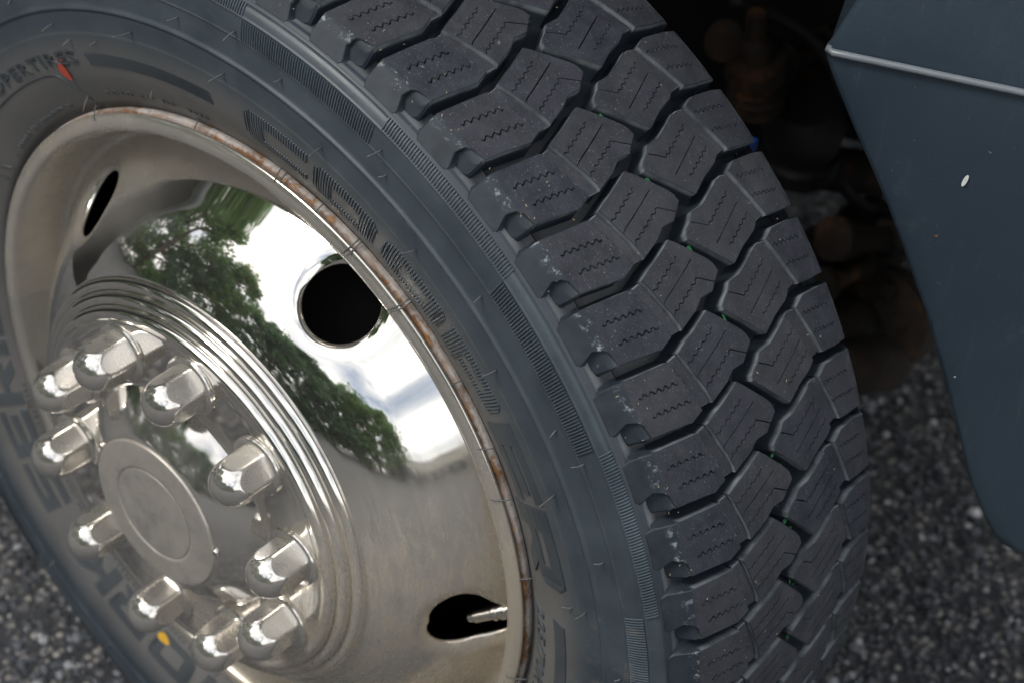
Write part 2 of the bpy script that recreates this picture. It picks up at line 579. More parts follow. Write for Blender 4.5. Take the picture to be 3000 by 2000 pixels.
def scatter_stones():
    ico = bmesh.new()
    bmesh.ops.create_icosphere(ico, subdivisions=1, radius=1.0)
    bv = np.array([v.co[:] for v in ico.verts])
    bf = [[v.index for v in q.verts] for q in ico.faces]
    ico.free()
    regions = [(-0.85, -0.10, -0.42, 0.50, 10500), (-0.2, 0.62, 0.18, 1.25, 10500)]
    V, F, T = [], [], []
    base = 0
    for x0, x1, y0, y1, n in regions:
        xs = rng.uniform(x0, x1, n)
        ys = rng.uniform(y0, y1, n)
        ss = rng.lognormal(math.log(0.0028), 0.36, n)
        for x, y, s in zip(xs, ys, ss):
            sc = s * rng.uniform(0.7, 1.35, 3)
            sc[2] *= 0.75
            jit = 1 + rng.uniform(-0.22, 0.22, (len(bv), 1))
            an = rng.uniform(0, 2 * PI)
            c, sn = math.cos(an), math.sin(an)
            p = bv * jit * sc
            V.append(np.stack([x + p[:, 0] * c - p[:, 1] * sn, y + p[:, 0] * sn + p[:, 1] * c, p[:, 2] + s * 0.1], 1))
            F.extend([[i + base for i in q] for q in bf])
            T.extend([float(rng.beta(1.0, 2.0))] * len(bv))
            base += len(bv)
    V = np.concatenate(V)
    o = mesh_obj('asphalt_aggregate', V.tolist(), F, M_STONE, None, False)
    at = o.data.attributes.new('tint', 'FLOAT', 'POINT')
    at.data.foreach_set('value', np.array(T, dtype=np.float32))
    o['kind'] = 'stuff'
    o['label'] = 'pale stone chips set in the dark asphalt'
    o['category'] = 'gravel'
scatter_stones()

# ================================================================== WHEEL
wheel = thing('wheel_assembly', 'chrome covered truck wheel with ten lug nuts and a chunky black lug tyre', 'wheel', (0, 0, H))

# ---- tread surface -------------------------------------------------
EDGE, SHL = 95.5, 19.1
def tread_frame(v):
    """v in mm across the tread -> (r, y, nr, ny) in metres / unit normal"""
    s = -1 if v < 0 else 1
    a = abs(v)
    if a <= EDGE:
        r = 405.0 - 8.0 * (a / 97.0) ** 2
        y = a
    else:
        t = (a - EDGE) / SHL
        r = 397.25 - 14.0 * t
        y = EDGE + 13.0 * t
    # normals: crown, blended into the shoulder face
    sl = 16.0 * min(a, EDGE) / 97.0 ** 2
    n1 = np.array([1.0, sl]); n1 /= np.linalg.norm(n1)
    n2 = np.array([13.0, 14.0]); n2 /= np.linalg.norm(n2)
    k = min(1, max(0, (a - (EDGE - 2.5)) / 5.0))
    n = n1 * (1 - k) + n2 * k
    n /= np.linalg.norm(n)
    return r / 1000, s * y / 1000, n[0], s * n[1]

def depth_at(v):
    """groove depth in mm under the tread surface"""
    if v > 0:
        return float(np.interp(v, [0, 84, 95, 104, 112, 115], [15.5, 15.5, 15.0, 13.0, 11.0, 10.0]))
    return float(np.interp(-v, [0, 84, 95, 102, 106.5, 109, 110.5, 112, 115], [15.5, 15.2, 14.0, 11.5, 8.5, 5.0, 2.0, 0.4, 0.3]))

def TP(deg, v, h):
    r, y, nr, ny = tread_frame(v)
    return P(R(deg), r + nr * h / 1000, y + ny * h / 1000)

KX = 400.0 * PI / 180.0     # mm of arc per degree
UD = 6.715                  # degrees per u of the measured pattern

def pip(pt, poly):
    x, y = pt
    c = False
    n = len(poly)
    j = n - 1
    for i in range(n):
        xi, yi = poly[i]
        xj, yj = poly[j]
        if (yi > y) != (yj > y) and x < (xj - xi) * (y - yi) / (yj - yi) + xi:
            c = not c
        j = i
    return c

def area(poly):
    return 0.5 * sum(poly[i - 1][0] * poly[i][1] - poly[i][0] * poly[i - 1][1] for i in range(len(poly)))

def resample(poly, step):
    res = []
    n = len(poly)
    for i in range(n):
        a = np.array(poly[i]); b = np.array(poly[(i + 1) % n])
        k = max(1, int(round(np.linalg.norm(b - a) / step)))
        for j in range(k):
            res.append(tuple(a + (b - a) * j / k))
    return res

def offset_poly(poly, d):
    """outward offset of a CCW polygon"""
    n = len(poly)
    res = []
    for i in range(n):
        p0, p1, p2 = (np.array(poly[i - 1]), np.array(poly[i]), np.array(poly[(i + 1) % n]))
        e1 = p1 - p0; e2 = p2 - p1
        e1 /= np.linalg.norm(e1) + 1e-9; e2 /= np.linalg.norm(e2) + 1e-9
        n1 = np.array([e1[1], -e1[0]]); n2 = np.array([e2[1], -e2[0]])
        m = n1 + n2
        m /= np.linalg.norm(m) + 1e-9
        k = d / max(0.45, m @ n1)
        res.append(tuple(p1 + m * k))
    return res

def slot(line, w):
    """thin polygon around a polyline"""
    line = [np.array(p) for p in line]
    lft, rgt = [], []
    for i, p in enumerate(line):
        t = line[min(i + 1, len(line) - 1)] - line[max(i - 1, 0)]
        t = t / np.linalg.norm(t)
        nn = np.array([-t[1], t[0]])
        lft.append(tuple(p + nn * w / 2))
        rgt.append(tuple(p - nn * w / 2))
    return lft + rgt[::-1]

def zigzag(a, b, waves, amp):
    a, b = np.array(a), np.array(b)
    d = b - a
    ln = np.linalg.norm(d)
    nn = np.array([-d[1], d[0]]) / ln
    k = int(waves * 8)
    return [tuple(a + d * i / k + nn * amp * math.sin(2 * PI * waves * i / k)) for i in range(k + 1)]

def block_piece(mb, outline_uv, sipes=(), top=0.0, wall=True, sipe_w=0.9, sipe_d=6.0, cham=0.55):
    """outline in (u, v): one raised rubber piece with real slits"""
    T = top if callable(top) else (lambda v: top)
    poly = [(u * UD * KX, v) for u, v in outline_uv]
    if area(poly) < 0:
        poly = poly[::-1]
    poly = resample(poly, 4.0)
    inner = offset_poly(poly, -cham)
    slots = [slot([(u * UD * KX, v) for u, v in s], sipe_w) for s in sipes]
    verts, edges = [], []
    def add_loop(lp):
        b = len(verts)
        verts.extend(lp)
        edges.extend([(b + i, b + (i + 1) % len(lp)) for i in range(len(lp))])
    add_loop(inner)
    for s in slots:
        add_loop(s)
    xs = [p[0] for p in inner]; ys = [p[1] for p in inner]
    gx = np.arange(min(xs) + 3, max(xs), 6.0)
    gy = np.arange(min(ys) + 3, max(ys), 6.0)
    for x in gx:
        for y in gy:
            if pip((x, y), inner):
                verts.append((float(x), float(y)))
    for ve in (-94.6, 94.6):
        if min(ys) < ve < max(ys):
            b = len(verts)
            verts.extend([(min(xs) - 1, ve), (max(xs) + 1, ve)])
            edges.append((b, b + 1))
    r = delaunay_2d_cdt([Vector(p) for p in verts], edges, [], 0, 1e-5)
    cv, cf = [(p.x, p.y) for p in r[0]], r[2]
    keep = []
    for t in cf:
        c = (sum(cv[i][0] for i in t) / len(t), sum(cv[i][1] for i in t) / len(t))
        if pip(c, inner) and not any(pip(c, s) for s in slots):
            t = list(t)
            if area([cv[i] for i in t]) < 0:
                t = t[::-1]
            keep.append(t)
    def W3(p, h):
        # h measured in mm above the groove floor scale
        return TP(p[0] / KX, p[1], h)
    used = sorted({i for t in keep for i in t})
    mp_ = {i: k for k, i in enumerate(used)}
    V = [W3(cv[i], T(cv[i][1])) for i in used]
    # the angle grows anticlockwise seen from outboard looking inboard: flip to face outwards
    F = [tuple(mp_[i] for i in t)[::-1] for t in keep]
    fm = [1 if (cham > 1 or abs(sum(cv[i][1] for i in t) / len(t)) > 94.6) else 0 for t in keep]
    b0 = len(mb.f)
    mb.add(V, F, 0)
    mb.m[b0:] = fm
    # boundary edges
    ec = {}
    for t in keep:
        for i in range(len(t)):
            a, b = t[i], t[(i + 1) % len(t)]
            ec[(a, b)] = ec.get((a, b), 0) + 1
    bnd = [(a, b) for (a, b) in ec if (b, a) not in ec]
    ins = np.array(inner)
    def on_outline(i):
        p = np.array(cv[i])
        a = ins; b = np.roll(ins, -1, 0)
        d = b - a
        t = np.clip(((p - a) * d).sum(1) / ((d ** 2).sum(1) + 1e-12), 0, 1)
        return np.min(np.linalg.norm(a + d * t[:, None] - p, axis=1)) < 0.02
    # slit walls
    for a, b in bnd:
        if not (on_outline(a) and on_outline(b)):
            pa, pb = cv[a], cv[b]
            mb.add([W3(pa, T(pa[1])), W3(pb, T(pb[1])), W3(pb, T(pb[1]) - sipe_d), W3(pa, T(pa[1]) - sipe_d)], [(0, 1, 2, 3)], 1)
    # outer wall: chamfer, drafted wall, fillet
    if wall:
        n = len(poly)
        rings = [[W3(p, T(p[1])) for p in inner], [W3(p, T(p[1]) - cham) for p in poly]]
        for off, fr in ((0.3, 0.5), (0.7, 0.86), (1.8, 1.0)):
            q = offset_poly(poly, off)
            ring = []
            for p in q:
                D = depth_at(p[1])
                tp = T(p[1])
                ring.append(W3(p, min(tp - cham - 0.1, tp - cham + (-D - 0.4 - tp + cham) * fr)))
            rings.append(ring)
        V, F = [], []
        for rg in rings:
            V.extend(rg)
        for k in range(len(rings) - 1):
            for i in range(n):
                j = (i + 1) % n
                F.append((k * n + i, k * n + j, (k + 1) * n + j, (k + 1) * n + i))
        mb.add(V, F, 1)

def d2u(deg):
    return deg / UD

# pieces measured from the picture (u along the tread, v across in mm)
S1_out = [(0.148, -95), (0.15, -104), (0.150, -109.5), (0.125, -112.0), (0.10, -114.4), (-0.44, -114.4), (-0.47, -112.3), (-0.465, -110.8), (-0.415, -106.5), (-0.375, -102.5), (-0.415, -96.8),
          (-0.487, -93.6), (-0.69, -91.5), (-0.732, -81), (-0.83, -59.8), (-0.798, -55), (-0.764, -49.6)]
st = [(-0.728, -50.2), (-0.566, -51.2), (-0.56, -53.0), (-0.385, -53.6), (-0.378, -55.3), (-0.20, -56.0), (-0.194, -57.6), (0.0, -58.6)]
S1_out += st + [(0.02, -60), (0.03, -62), (0.084, -77)]
S1_step = [(-0.30, -103.0), (-0.34, -95.0), (-0.45, -90.0), (-0.66, -88.5), (-0.705, -92.0), (-0.71, -100.0), (-0.705, -107.0), (-0.62, -109.6), (-0.50, -111.0), (-0.38, -110.5)]

def uz(a, b, waves, amp_mm):
    """zigzag in (u, v) with its amplitude in mm"""
    k = UD * KX
    return [(x / k, y) for x, y in zigzag((a[0] * k, a[1]), (b[0] * k, b[1]), waves, amp_mm)]

def mk_block(name, pieces):
    mb = MB()
    for p in pieces:
        block_piece(mb, *p[0], **p[1])
    return mb.build(name, None, None, True, 32, [M_TREAD, M_SIDE])

blk_s1 = mk_block('shoulder_block', [
    ((S1_out, [uz((-0.147, -88.8), (-0.268, -59.6), 5.5, 1.15), uz((-0.454, -85), (-0.566, -55.5), 5.5, 1.15)]), {'sipe_w': 1.15}),
    ((S1_step,), {'top': lambda v: float(np.interp(v, [-110, -103, -97, -93], [-6.2, -4.6, -2.6, -1.4])), 'cham': 1.6}),
])
M1_out = [(-0.74, -17), (-0.843, -12.3), (-1.231, 3.1), (-1.32, 5.4), (-1.426, 6.1), (-1.519, -0.5), (-1.603, -6), (-1.587, -16.3),
          (-1.683, -24.6), (-1.779, -40.5), (-1.71, -40.2), (-1.494, -42.6), (-1.335, -45.2), (-1.069, -48.6), (-0.973, -50.5), (-0.916, -42.4), (-0.852, -32.2)]
T1 = [(-1.0, -58.0), (-0.985, -51.2), (-1.33, -46.0), (-1.70, -41.0), (-1.775, -41.3), (-1.765, -49.0), (-1.58, -51.0), (-1.39, -53.8), (-1.20, -56.4), (-1.02, -58.0)]
blk_m1 = mk_block('centre_block', [
    ((M1_out, [uz((-0.974, -18.9), (-1.177, -47.0), 5.5, 0.8),
               [(-1.103, -9.7), (-1.18, -19.5), (-1.27, -31.5), (-1.34, -41.5), (-1.375, -44.2)],
               uz((-1.568, -42.2), (-1.345, -12.3), 6, 0.8) + [(-1.35, -11.6), (-1.43, -6.5), (-1.53, 0.0)]]), {'sipe_w': 0.8}),
    ((T1,), {'top': -2.6}),
])
M2_out = [(-1.464, 43.5), (-1.529, 36), (-1.631, 21.1), (-1.629, 10.1), (-1.716, 5.2), (-1.771, -0.2), (-1.821, -3.6), (-1.89, -4.2),
          (-2.2, 8.5), (-2.486, 20), (-2.492, 21.8), (-2.381, 35.1), (-2.307, 49.9), (-2.237, 55.6), (-2.193, 55), (-1.795, 48.5)]
T2 = [(-1.47, 44.8), (-1.80, 49.3), (-2.19, 55.8), (-2.235, 56.5), (-2.22, 67.2), (-2.206, 67.3), (-1.9, 62.4), (-1.49, 56.0), (-1.455, 50)]
blk_m2 = mk_block('centre_block', [
    ((M2_out, [uz((-1.673, 45.6), (-1.89, 17.1), 5.5, 0.8) + [(-1.895, 16.2), (-1.80, 10.4), (-1.69, 2.4)],
               [(-1.868, 48.4), (-1.95, 38.5), (-2.05, 26.5), (-2.141, 15.3)],
               uz((-2.062, 51.8), (-2.269, 24.5), 5.5, 0.8)]), {'sipe_w': 0.8}),
    ((T2,), {'top': -2.6}),
])
S2_out = [(-2.49, 57), (-2.417, 67), (-2.45, 78), (-2.48, 87), (-2.53, 95), (-2.55, 104), (-2.56, 111), (-3.38, 111), (-3.39, 104), (-3.37, 95.8), (-3.32, 80), (-3.26, 67.7), (-3.218, 67.7)]
blk_s2 = mk_block('shoulder_block', [
    ((S2_out, [uz((-2.61, 58.5), (-2.735, 87.5), 6.5, 1.0), uz((-2.93, 64.5), (-3.06, 89.0), 6.0, 1.0)]), {'sipe_w': 0.95}),
])

# ---- carcass -------------------------------------------------------
SW = [(383, -108.5), (380, -112), (374, -116), (365, -118), (356, -119), (350, -120.0), (343, -121.0), (334, -121.9), (325, -122),
      (310, -120), (295, -115.5), (283, -109.5), (274, -103.8), (267.4, -99.4), (264.4, -97.0), (263.2, -92.0)]
SWC = smooth_curve(SW, 8)
SWR = np.array([p[0] for p in SWC])[::-1]
SWY = np.array([p[1] for p in SWC])[::-1]

def side_y(r):
    return float(np.interp(r, SWR, SWY))

def SP(th_deg, r, h):
    """point on the outer sidewall, r and h in mm"""
    y = side_y(r)
    dy = (side_y(r + 0.8) - side_y(r - 0.8)) / 1.6
    nr, ny = dy, -1.0          # outward (towards -Y)
    ln = math.hypot(nr, ny)
    return P(R(th_deg), (r + nr / ln * h) / 1000, (y + ny / ln * h) / 1000)

prof = []
for v in np.linspace(0, 115, 60):       # inboard half is mirrored below
    r, y, nr, ny = tread_frame(-v)
    d = depth_at(-v) / 1000
    prof.append((r - nr * d, y - ny * d))
side = []
for r, y in SWC:
    h = 0.0
    h += 1.1 * math.exp(-((r - 343.2) / 1.3) ** 2)          # bright moulded ridge
    h += 0.9 * math.exp(-((r - 383.0) / 0.7) ** 2)
    h -= 0.5 * math.exp(-((r - 326.5) / 1.0) ** 2)
    side.append((r, y, h))
# finer radial sampling so that the thin mould lines exist as geometry
fine = []
for r in np.concatenate([np.linspace(382.6, 376, 9), np.linspace(375.6, 373.6, 5), np.linspace(372, 362, 6), np.linspace(361.6, 358.6, 7),
                         np.linspace(357, 348, 6), np.linspace(346.5, 340, 18), np.linspace(338, 329, 6), np.linspace(328.5, 324.5, 9),
                         np.linspace(322, 268, 34), [267, 266, 265, 264.3, 263.6, 263.25]]):
    y = side_y(r)
    h = 1.7 * math.exp(-((r - 343.2) / 1.7) ** 2) + 0.9 * math.exp(-((r - 382.4) / 0.7) ** 2)
    h -= 0.7 * math.exp(-((r - 380.6) / 0.6) ** 2)
    h += 0.55 * (1 / (1 + math.exp((r - 326.5) / 0.35)) - 1)
    h += 0.7 * math.exp(-((r - 374.8) / 0.5) ** 2) + 0.7 * math.exp(-((r - 360.4) / 0.5) ** 2)
    fine.append((r / 1000, (y - h) / 1000))
outer_prof = prof + fine
inner_side = [(r, -y) for r, y in fine]
prof_in = []
for v in np.linspace(115, 0, 60)[:-1]:
    r, y, nr, ny = tread_frame(v)
    d = depth_at(v) / 1000
    prof_in.append((r - nr * d, y - ny * d))
full = [q for q in inner_side[::-1] if q[0] < 0.371] + prof_in + outer_prof
tyre = lathe('tyre', full, M_WALL, wheel, 424, None)
# bottom of the tyre flattened where it rests
for vtx in tyre.data.vertices:
    if vtx.co.z < -H + 0.014:
        vtx.co.z = -H + 0.014

N_P = 53
PITCH = 2 * PI / N_P
for blk in (blk_s1, blk_m1, blk_m2, blk_s2):
    blk.parent = tyre
    for k in range(1, N_P):
        copy_obj(blk, tyre, rot_y=-k * PITCH + R(random.uniform(-0.05, 0.05)))

# ---- ribbed bands in the shoulder of the sidewall ------------------
def ribbed(name, t0, t1, r0, r1, n, slant=0.0, h=0.75, fill=0.55, parent=None, mat=None):
    mb = MB()
    for i in range(n):
        a = t0 + (t1 - t0) * (i + 0.15) / n
        b = a + (t1 - t0) / n * fill
        m0, m1 = a + (b - a) * 0.25, a + (b - a) * 0.75
        pr = [(a, -0.05), (m0, h), (m1, h), (b, -0.05)]
        rows = 4
        V = []
        for j in range(rows + 1):
            k = j / rows
            r = r0 + (r1 - r0) * k
            hh = h if 0 < j < rows else h * 0.9
            for (t, q) in pr:
                V.append(SP(t + slant * k, r, q if q < 0 else hh))
        F = []
        for j in range(rows):
            for k in range(3):
                F.append((j * 4 + k, j * 4 + k + 1, (j + 1) * 4 + k + 1, (j + 1) * 4 + k))
        mb.add(V, F)
    return mb.build(name, mat or M_RIB, parent or tyre, False)

for k in range(-8, 12):
    t1 = 34.95 - 17.6 * (k + 0)
    if k % 2 == 0:
        ribbed('ribbed_band', t1 - 0.1, t1 - 17.5, 361.6, 374.2, 56, 0.35)
    else:
        ribbed('ribbed_band', t1 - 0.1, t1 - 17.5, 375.6, 382.0, 56, 0.2)
ribbed('ribbed_band', 61.8, 38.8, 302.3, 311.8, 50, 0.25, 0.9, 0.5, None, M_LETTER)

# ---- moulded letters -----------------------------------------------
RB = 0.28
GLY = {
    'C': [[(0, .18), (.10, 0), (RB, 0), (RB, 1), (.10, 1), (0, .82)], [(RB, .70), (1, .70), (1, 1), (RB, 1)], [(RB, 0), (1, 0), (1, .22), (RB, .22)]],
    'O': [[(0, .18), (.10, 0), (RB, 0), (RB, 1), (.10, 1), (0, .82)], [(RB, .70), (.74, .70), (.74, 1), (RB, 1)],
          [(RB, 0), (.74, 0), (.74, .22), (RB, .22)], [(.74, 0), (.90, 0), (1, .18), (1, .82), (.90, 1), (.74, 1)]],
    'P': [[(0, 0), (RB, 0), (RB, 1), (0, 1)], [(RB, .72), (.74, .72), (.74, 1), (RB, 1)], [(RB, .26), (.74, .26), (.74, .48), (RB, .48)],
          [(.74, .26), (.92, .26), (1, .40), (1, .84), (.92, 1), (.74, 1)]],
    'E': [[(0, 0), (RB, 0), (RB, 1), (0, 1)], [(RB, .76), (1, .76), (1, 1), (RB, 1)], [(RB, .38), (.9, .38), (.9, .62), (RB, .62)], [(RB, 0), (1, 0), (1, .24), (RB, .24)]],
    'R': [[(0, 0), (RB, 0), (RB, 1), (0, 1)], [(RB, .72), (.74, .72), (.74, 1), (RB, 1)], [(RB, .30), (.74, .30), (.74, .50), (RB, .50)],
          [(.74, .30), (.92, .30), (1, .42), (1, .84), (.92, 1), (.74, 1)], [(.70, 0), (1.0, 0), (.74, .30), (.44, .30)]],
    'D': [[(0, 0), (RB, 0), (RB, 1), (0, 1)], [(RB, .74), (.72, .74), (.72, 1), (RB, 1)], [(RB, 0), (.72, 0), (.72, .24), (RB, .24)],
          [(.72, 0), (.85, 0), (1, .25), (1, .75), (.85, 1), (.72, 1)]],
    'M': [[(0, 0), (.22, 0), (.22, 1), (0, 1)], [(.78, 0), (1, 0), (1, 1), (.78, 1)], [(.22, .55), (.5, .15), (.5, .55), (.22, 1)], [(.5, .15), (.78, .55), (.78, 1), (.5, .55)]],
    'A': [[(0, 0), (.24, 0), (.36, .30), (.12, .30)], [(.76, 0), (1, 0), (.88, .30), (.64, .30)], [(.12, .30), (.88, .30), (.80, .50), (.20, .50)],
          [(.20, .50), (.44, .50), (.5, .66), (.5, 1), (.40, 1)], [(.56, .50), (.80, .50), (.60, 1), (.5, 1), (.5, .66)]],
    'S': [[(0, .76), (1, .76), (1, 1), (0, 1)], [(0, .38), (1, .38), (1, .62), (0, .62)], [(0, 0), (1, 0), (1, .24), (0, .24)],
          [(0, .62), (.28, .62), (.28, .76), (0, .76)], [(.72, .24), (1, .24), (1, .38), (.72, .38)]],
    'K': [[(0, 0), (RB, 0), (RB, 1), (0, 1)], [(RB, .36), (.46, .36), (.46, .64), (RB, .64)], [(.46, .36), (.72, 0), (1, 0), (.62, .5), (.46, .5)], [(.46, .5), (.62, .5), (1, 1), (.72, 1), (.46, .64)]],
    'I': [[(0, 0), (1, 0), (1, 1), (0, 1)]],
    'W': [[(0, 1), (.12, 0), (.30, 0), (.22, 1)], [(.12, 0), (.30, 0), (.50, .8), (.44, .9)], [(.50, .8), (.56, .9), (.88, 0), (.70, 0)], [(.78, 1), (.70, 0), (.88, 0), (1, 1)]],
    'T': [[(0, .74), (1, .74), (1, 1), (0, 1)], [(.36, 0), (.64, 0), (.64, .74), (.36, .74)]],
}

def clip_strip(poly, a0, a1):
    def half(pl, f):
        res = []
        for i in range(len(pl)):
            p, q = pl[i - 1], pl[i]
            fp, fq = f(p), f(q)
            if (fp >= 0) != (fq >= 0):
                t = fp / (fp - fq)
                res.append((p[0] + (q[0] - p[0]) * t, p[1] + (q[1] - p[1]) * t))
            if fq >= 0:
                res.append(q)
        return res
    pl = half(poly, lambda p: p[0] - a0)
    return half(pl, lambda p: a1 - p[0]) if len(pl) > 2 else []

def glyph(ch, t0, t1, r0, r1, h, ribs=0):
    """one moulded letter; ribs > 0 fills it with fine ridges"""
    mb = MB()
    def prism(pl, hh):
        if len(pl) < 3 or abs(area(pl)) < 1e-6:
            return
        if area(pl) < 0:
            pl = pl[::-1]
        # split tall pieces so that they follow the curved wall
        pl2 = resample(pl, 0.2)
        n = len(pl2)
        V = [SP(t0 + (t1 - t0) * a, r0 + (r1 - r0) * b, hh) for a, b in pl2] + [SP(t0 + (t1 - t0) * a, r0 + (r1 - r0) * b, -0.15) for a, b in pl2]
        F = [tuple(range(n))] + [(i, i + n, (i + 1) % n + n, (i + 1) % n) for i in range(n)]
        mb.add(V, F)
    for pl in GLY[ch]:
        if ribs:
            for i in range(ribs):
                q = clip_strip(pl, i / ribs, (i + 0.55) / ribs)
                if len(q) > 2:
                    prism(q, h)
        else:
            prism(pl, h)
    return mb.build('moulded_letter', M_RIB if ribs else M_LETTER, tyre, False)

for ch, a, b in (('C', 33.6, 23.4), ('O', 22.4, 11.9), ('O', 10.6, -0.3), ('P', -1.2, -11.9)):
    glyph(ch, a, b, 293.5, 319.0, 1.1, 26)
glyph('E', -13.1, -23.3, 293, 319.5, 1.2, 0)
glyph('R', -24.0, -35.0, 285.0, 319.5, 1.2, 0)
for ch, a, b in (('W', -141.5, -152.8), ('O', -154.0, -163.2), ('R', -164.6, -172.8), ('K', -173.8, -182.0), ('S', -189.6, -198.2), ('E', -199.2, -207.4),
                 ('R', -208.4, -216.8), ('I', -217.8, -220.6), ('E', -221.6, -229.6), ('S', -230.6, -239.0)):
    glyph(ch, a, b, 278.0, 303.5, 0.9, 24 if ch != 'I' else 9)

def moulded_text(txt, t0, t1, r0, r1, h, extrude=True):
    cu = bpy.data.curves.new('txt', 'FONT')
    cu.body = txt
    cu.size = 1.0
    cu.extrude = 0.05
    cu.offset = 0.006
    cu.space_character = 1.12
    cu.resolution_u = 3
    ob = bpy.data.objects.new('txt', cu)
    COL.objects.link(ob)
    dg = bpy.context.evaluated_depsgraph_get()
    me = bpy.data.meshes.new_from_object(ob.evaluated_get(dg))
    bpy.data.objects.remove(ob)
    co = np.array([v.co[:] for v in me.vertices])
    mn, mxx = co.min(0), co.max(0)
    V = []
    for c in co:
        a = (c[0] - mn[0]) / (mxx[0] - mn[0])
        b = (c[1] - mn[1]) / (mxx[1] - mn[1])
        V.append(SP(t0 + (t1 - t0) * a, r0 + (r1 - r0) * b, h if c[2] > 0 else -0.2))
    F = [tuple(p.vertices) for p in me.polygons]
    bpy.data.meshes.remove(me)
    return mesh_obj('moulded_lettering', V, F, M_LETTER, tyre, False)

moulded_text('COOPERTIRES', 93.6, 64.1, 304.6, 314.4, 1.3)
moulded_text('225/70R19.5', -41.2, -63.5, 276.5, 288.0, 0.9)

# plain raised bar after the name
def side_strip(name, pts_a, pts_b, h, mat, parent=tyre):
    """strip on the sidewall between two (deg, r) polylines"""
    n = len(pts_a)
    V = [SP(t, r, h) for t, r in pts_a] + [SP(t, r, h) for t, r in pts_b] + [SP(t, r, -0.2) for t, r in pts_a] + [SP(t, r, -0.2) for t, r in pts_b]
    F = []
    for i in range(n - 1):
        F += [(i, i + 1, n + i + 1, n + i), (i, 2 * n + i, 2 * n + i + 1, i + 1), (n + i, n + i + 1, 3 * n + i + 1, 3 * n + i)]
    F += [(0, n, 3 * n, 2 * n), (n - 1, 3 * n - 1, 4 * n - 1, 2 * n - 1)]
    return mesh_obj(name, V, F, mat, parent, False)

tt = np.linspace(-40.2, -66, 40)
side_strip('raised_bar', [(t, 301.0) for t in tt], [(t if i else t - 0.3, 311.9) for i, t in enumerate(tt)], 0.8, M_LETTER)

# moulded outline of the panel beside the web address
def side_tube(name, pts, rad, h=0.1, mat=M_LETTER, parent=tyre, seg=6):
    v, f = tube([SP(t, r, h) for t, r in pts], rad, seg)
    return mesh_obj(name, v, f, mat, parent)

panel = [(69.6, 272.5), (69.8, 282), (70.4, 292), (71.4, 297.3), (74, 299.4), (79, 299.6), (88, 299.0), (95, 298.0), (99.5, 295), (101.3, 288), (101.2, 279), (100.6, 272.6)]
side_tube('panel_moulding', [tuple(p) for p in smooth_curve(panel, 6)], 0.0008)
panel2 = [(103.5, 272.5), (103.3, 284), (104, 294), (107, 299), (118, 300), (130, 300)]
side_tube('panel_moulding', [tuple(p) for p in smooth_curve(panel2, 6)], 0.0008)

# tiny worn moulding marks close to the bead (unreadable in the picture)
mb = MB()
for k in range(26):
    t = 75.2 + k * 0.87
    if random.random() < 0.15:
        continue
    r0 = 272.4 + random.uniform(-0.2, 0.2)
    v, f = tube([SP(t, r0, 0.2), SP(t + random.uniform(-0.25, 0.25), r0 + random.uniform(3.0, 4.4), 0.2)], 0.0006, 5)
    mb.add(v, f)
for k in range(20):
    t = 43 + k * 1.1
    if k in (4, 5, 9, 13):
        continue
    r0 = 277 + random.uniform(-0.2, 0.2)
    v, f = tube([SP(t, r0, 0.2), SP(t + random.uniform(-0.4, 0.4), r0 + random.uniform(3.0, 4.6), 0.2)], 0.0006, 5)
    mb.add(v, f)
for k in range(60):
    t = -150 - k * 1.05
    r0 = 272.5
    v, f = tube([SP(t, r0, 0.2), SP(t + random.uniform(-0.4, 0.4), r0 + random.uniform(2.5, 4.0), 0.2)], 0.0006, 5)
    mb.add(v, f)
o = mb.build('worn_moulding_marks', M_LETTER, tyre)
o['kind'] = 'stuff'
# knurled ring where tyre meets rim
mb = MB()
for k in range(560):
    t = -95 + k * 0.22
    r0 = 265.2
    v, f = tube([SP(t, r0, 0.0), SP(t + random.uniform(-0.08, 0.08), r0 + 1.9, 0.1)], 0.00042, 4, False)
    mb.add(v, f)
o = mb.build('bead_knurling', M_LETTER, tyre)
o['kind'] = 'stuff'

# ---- rubber vent hairs ---------------------------------------------
def hair(t, r, ln, lean_t, lean_r):
    p0 = SP(t, r, -0.3)
    n = (SP(t, r, 1.0) - SP(t, r, 0.0)).normalized()
    e = (SP(t + 0.5, r, 0) - SP(t, r, 0)).normalized()
    u = (SP(t, r + 1.0, 0) - SP(t, r, 0)).normalized()
    pts = []
    for i in range(6):
        k = i / 5
        pts.append(p0 + n * ln * k + e * lean_t * k * k + u * lean_r * k * k)
    v, f = tube(pts, [0.00065 - 0.0003 * i / 5 for i in range(6)], 6)
    return mesh_obj('rubber_hair', v, f, M_HAIR, tyre)

for k in range(24):
    t = 65.8 - 14.6 * k
    hair(t, 333, random.uniform(0.008, 0.015), random.uniform(-.003, .003), random.uniform(-.004, .002))
    if k < 16:
        hair(43.6 - 14.6 * (k - 2), 354, random.uniform(0.003, 0.009), random.uniform(-.002, .003), random.uniform(-.003, .001))
for t, r in ((63.4, 322), (58.4, 321), (-36.5, 322), (52.2, 287), (69.4, 277), (35.6, 364.5), (16.1, 365), (-18.5, 364.3), (143, 300), (152, 276)):
    hair(t, r, random.uniform(0.004, 0.012), random.uniform(-.003, .003), random.uniform(-.004, 0))
for t in (69.8, 46.3, 30.2, 29.2, 22.1, 15.1, 14.6, 4.7, 4.2, -7.9, -18.1, -25.9, -38.9, -59.0):
    hair(t, 269.5, random.uniform(0.010, 0.016), random.uniform(-.001, .003), random.uniform(-.006, -.003))

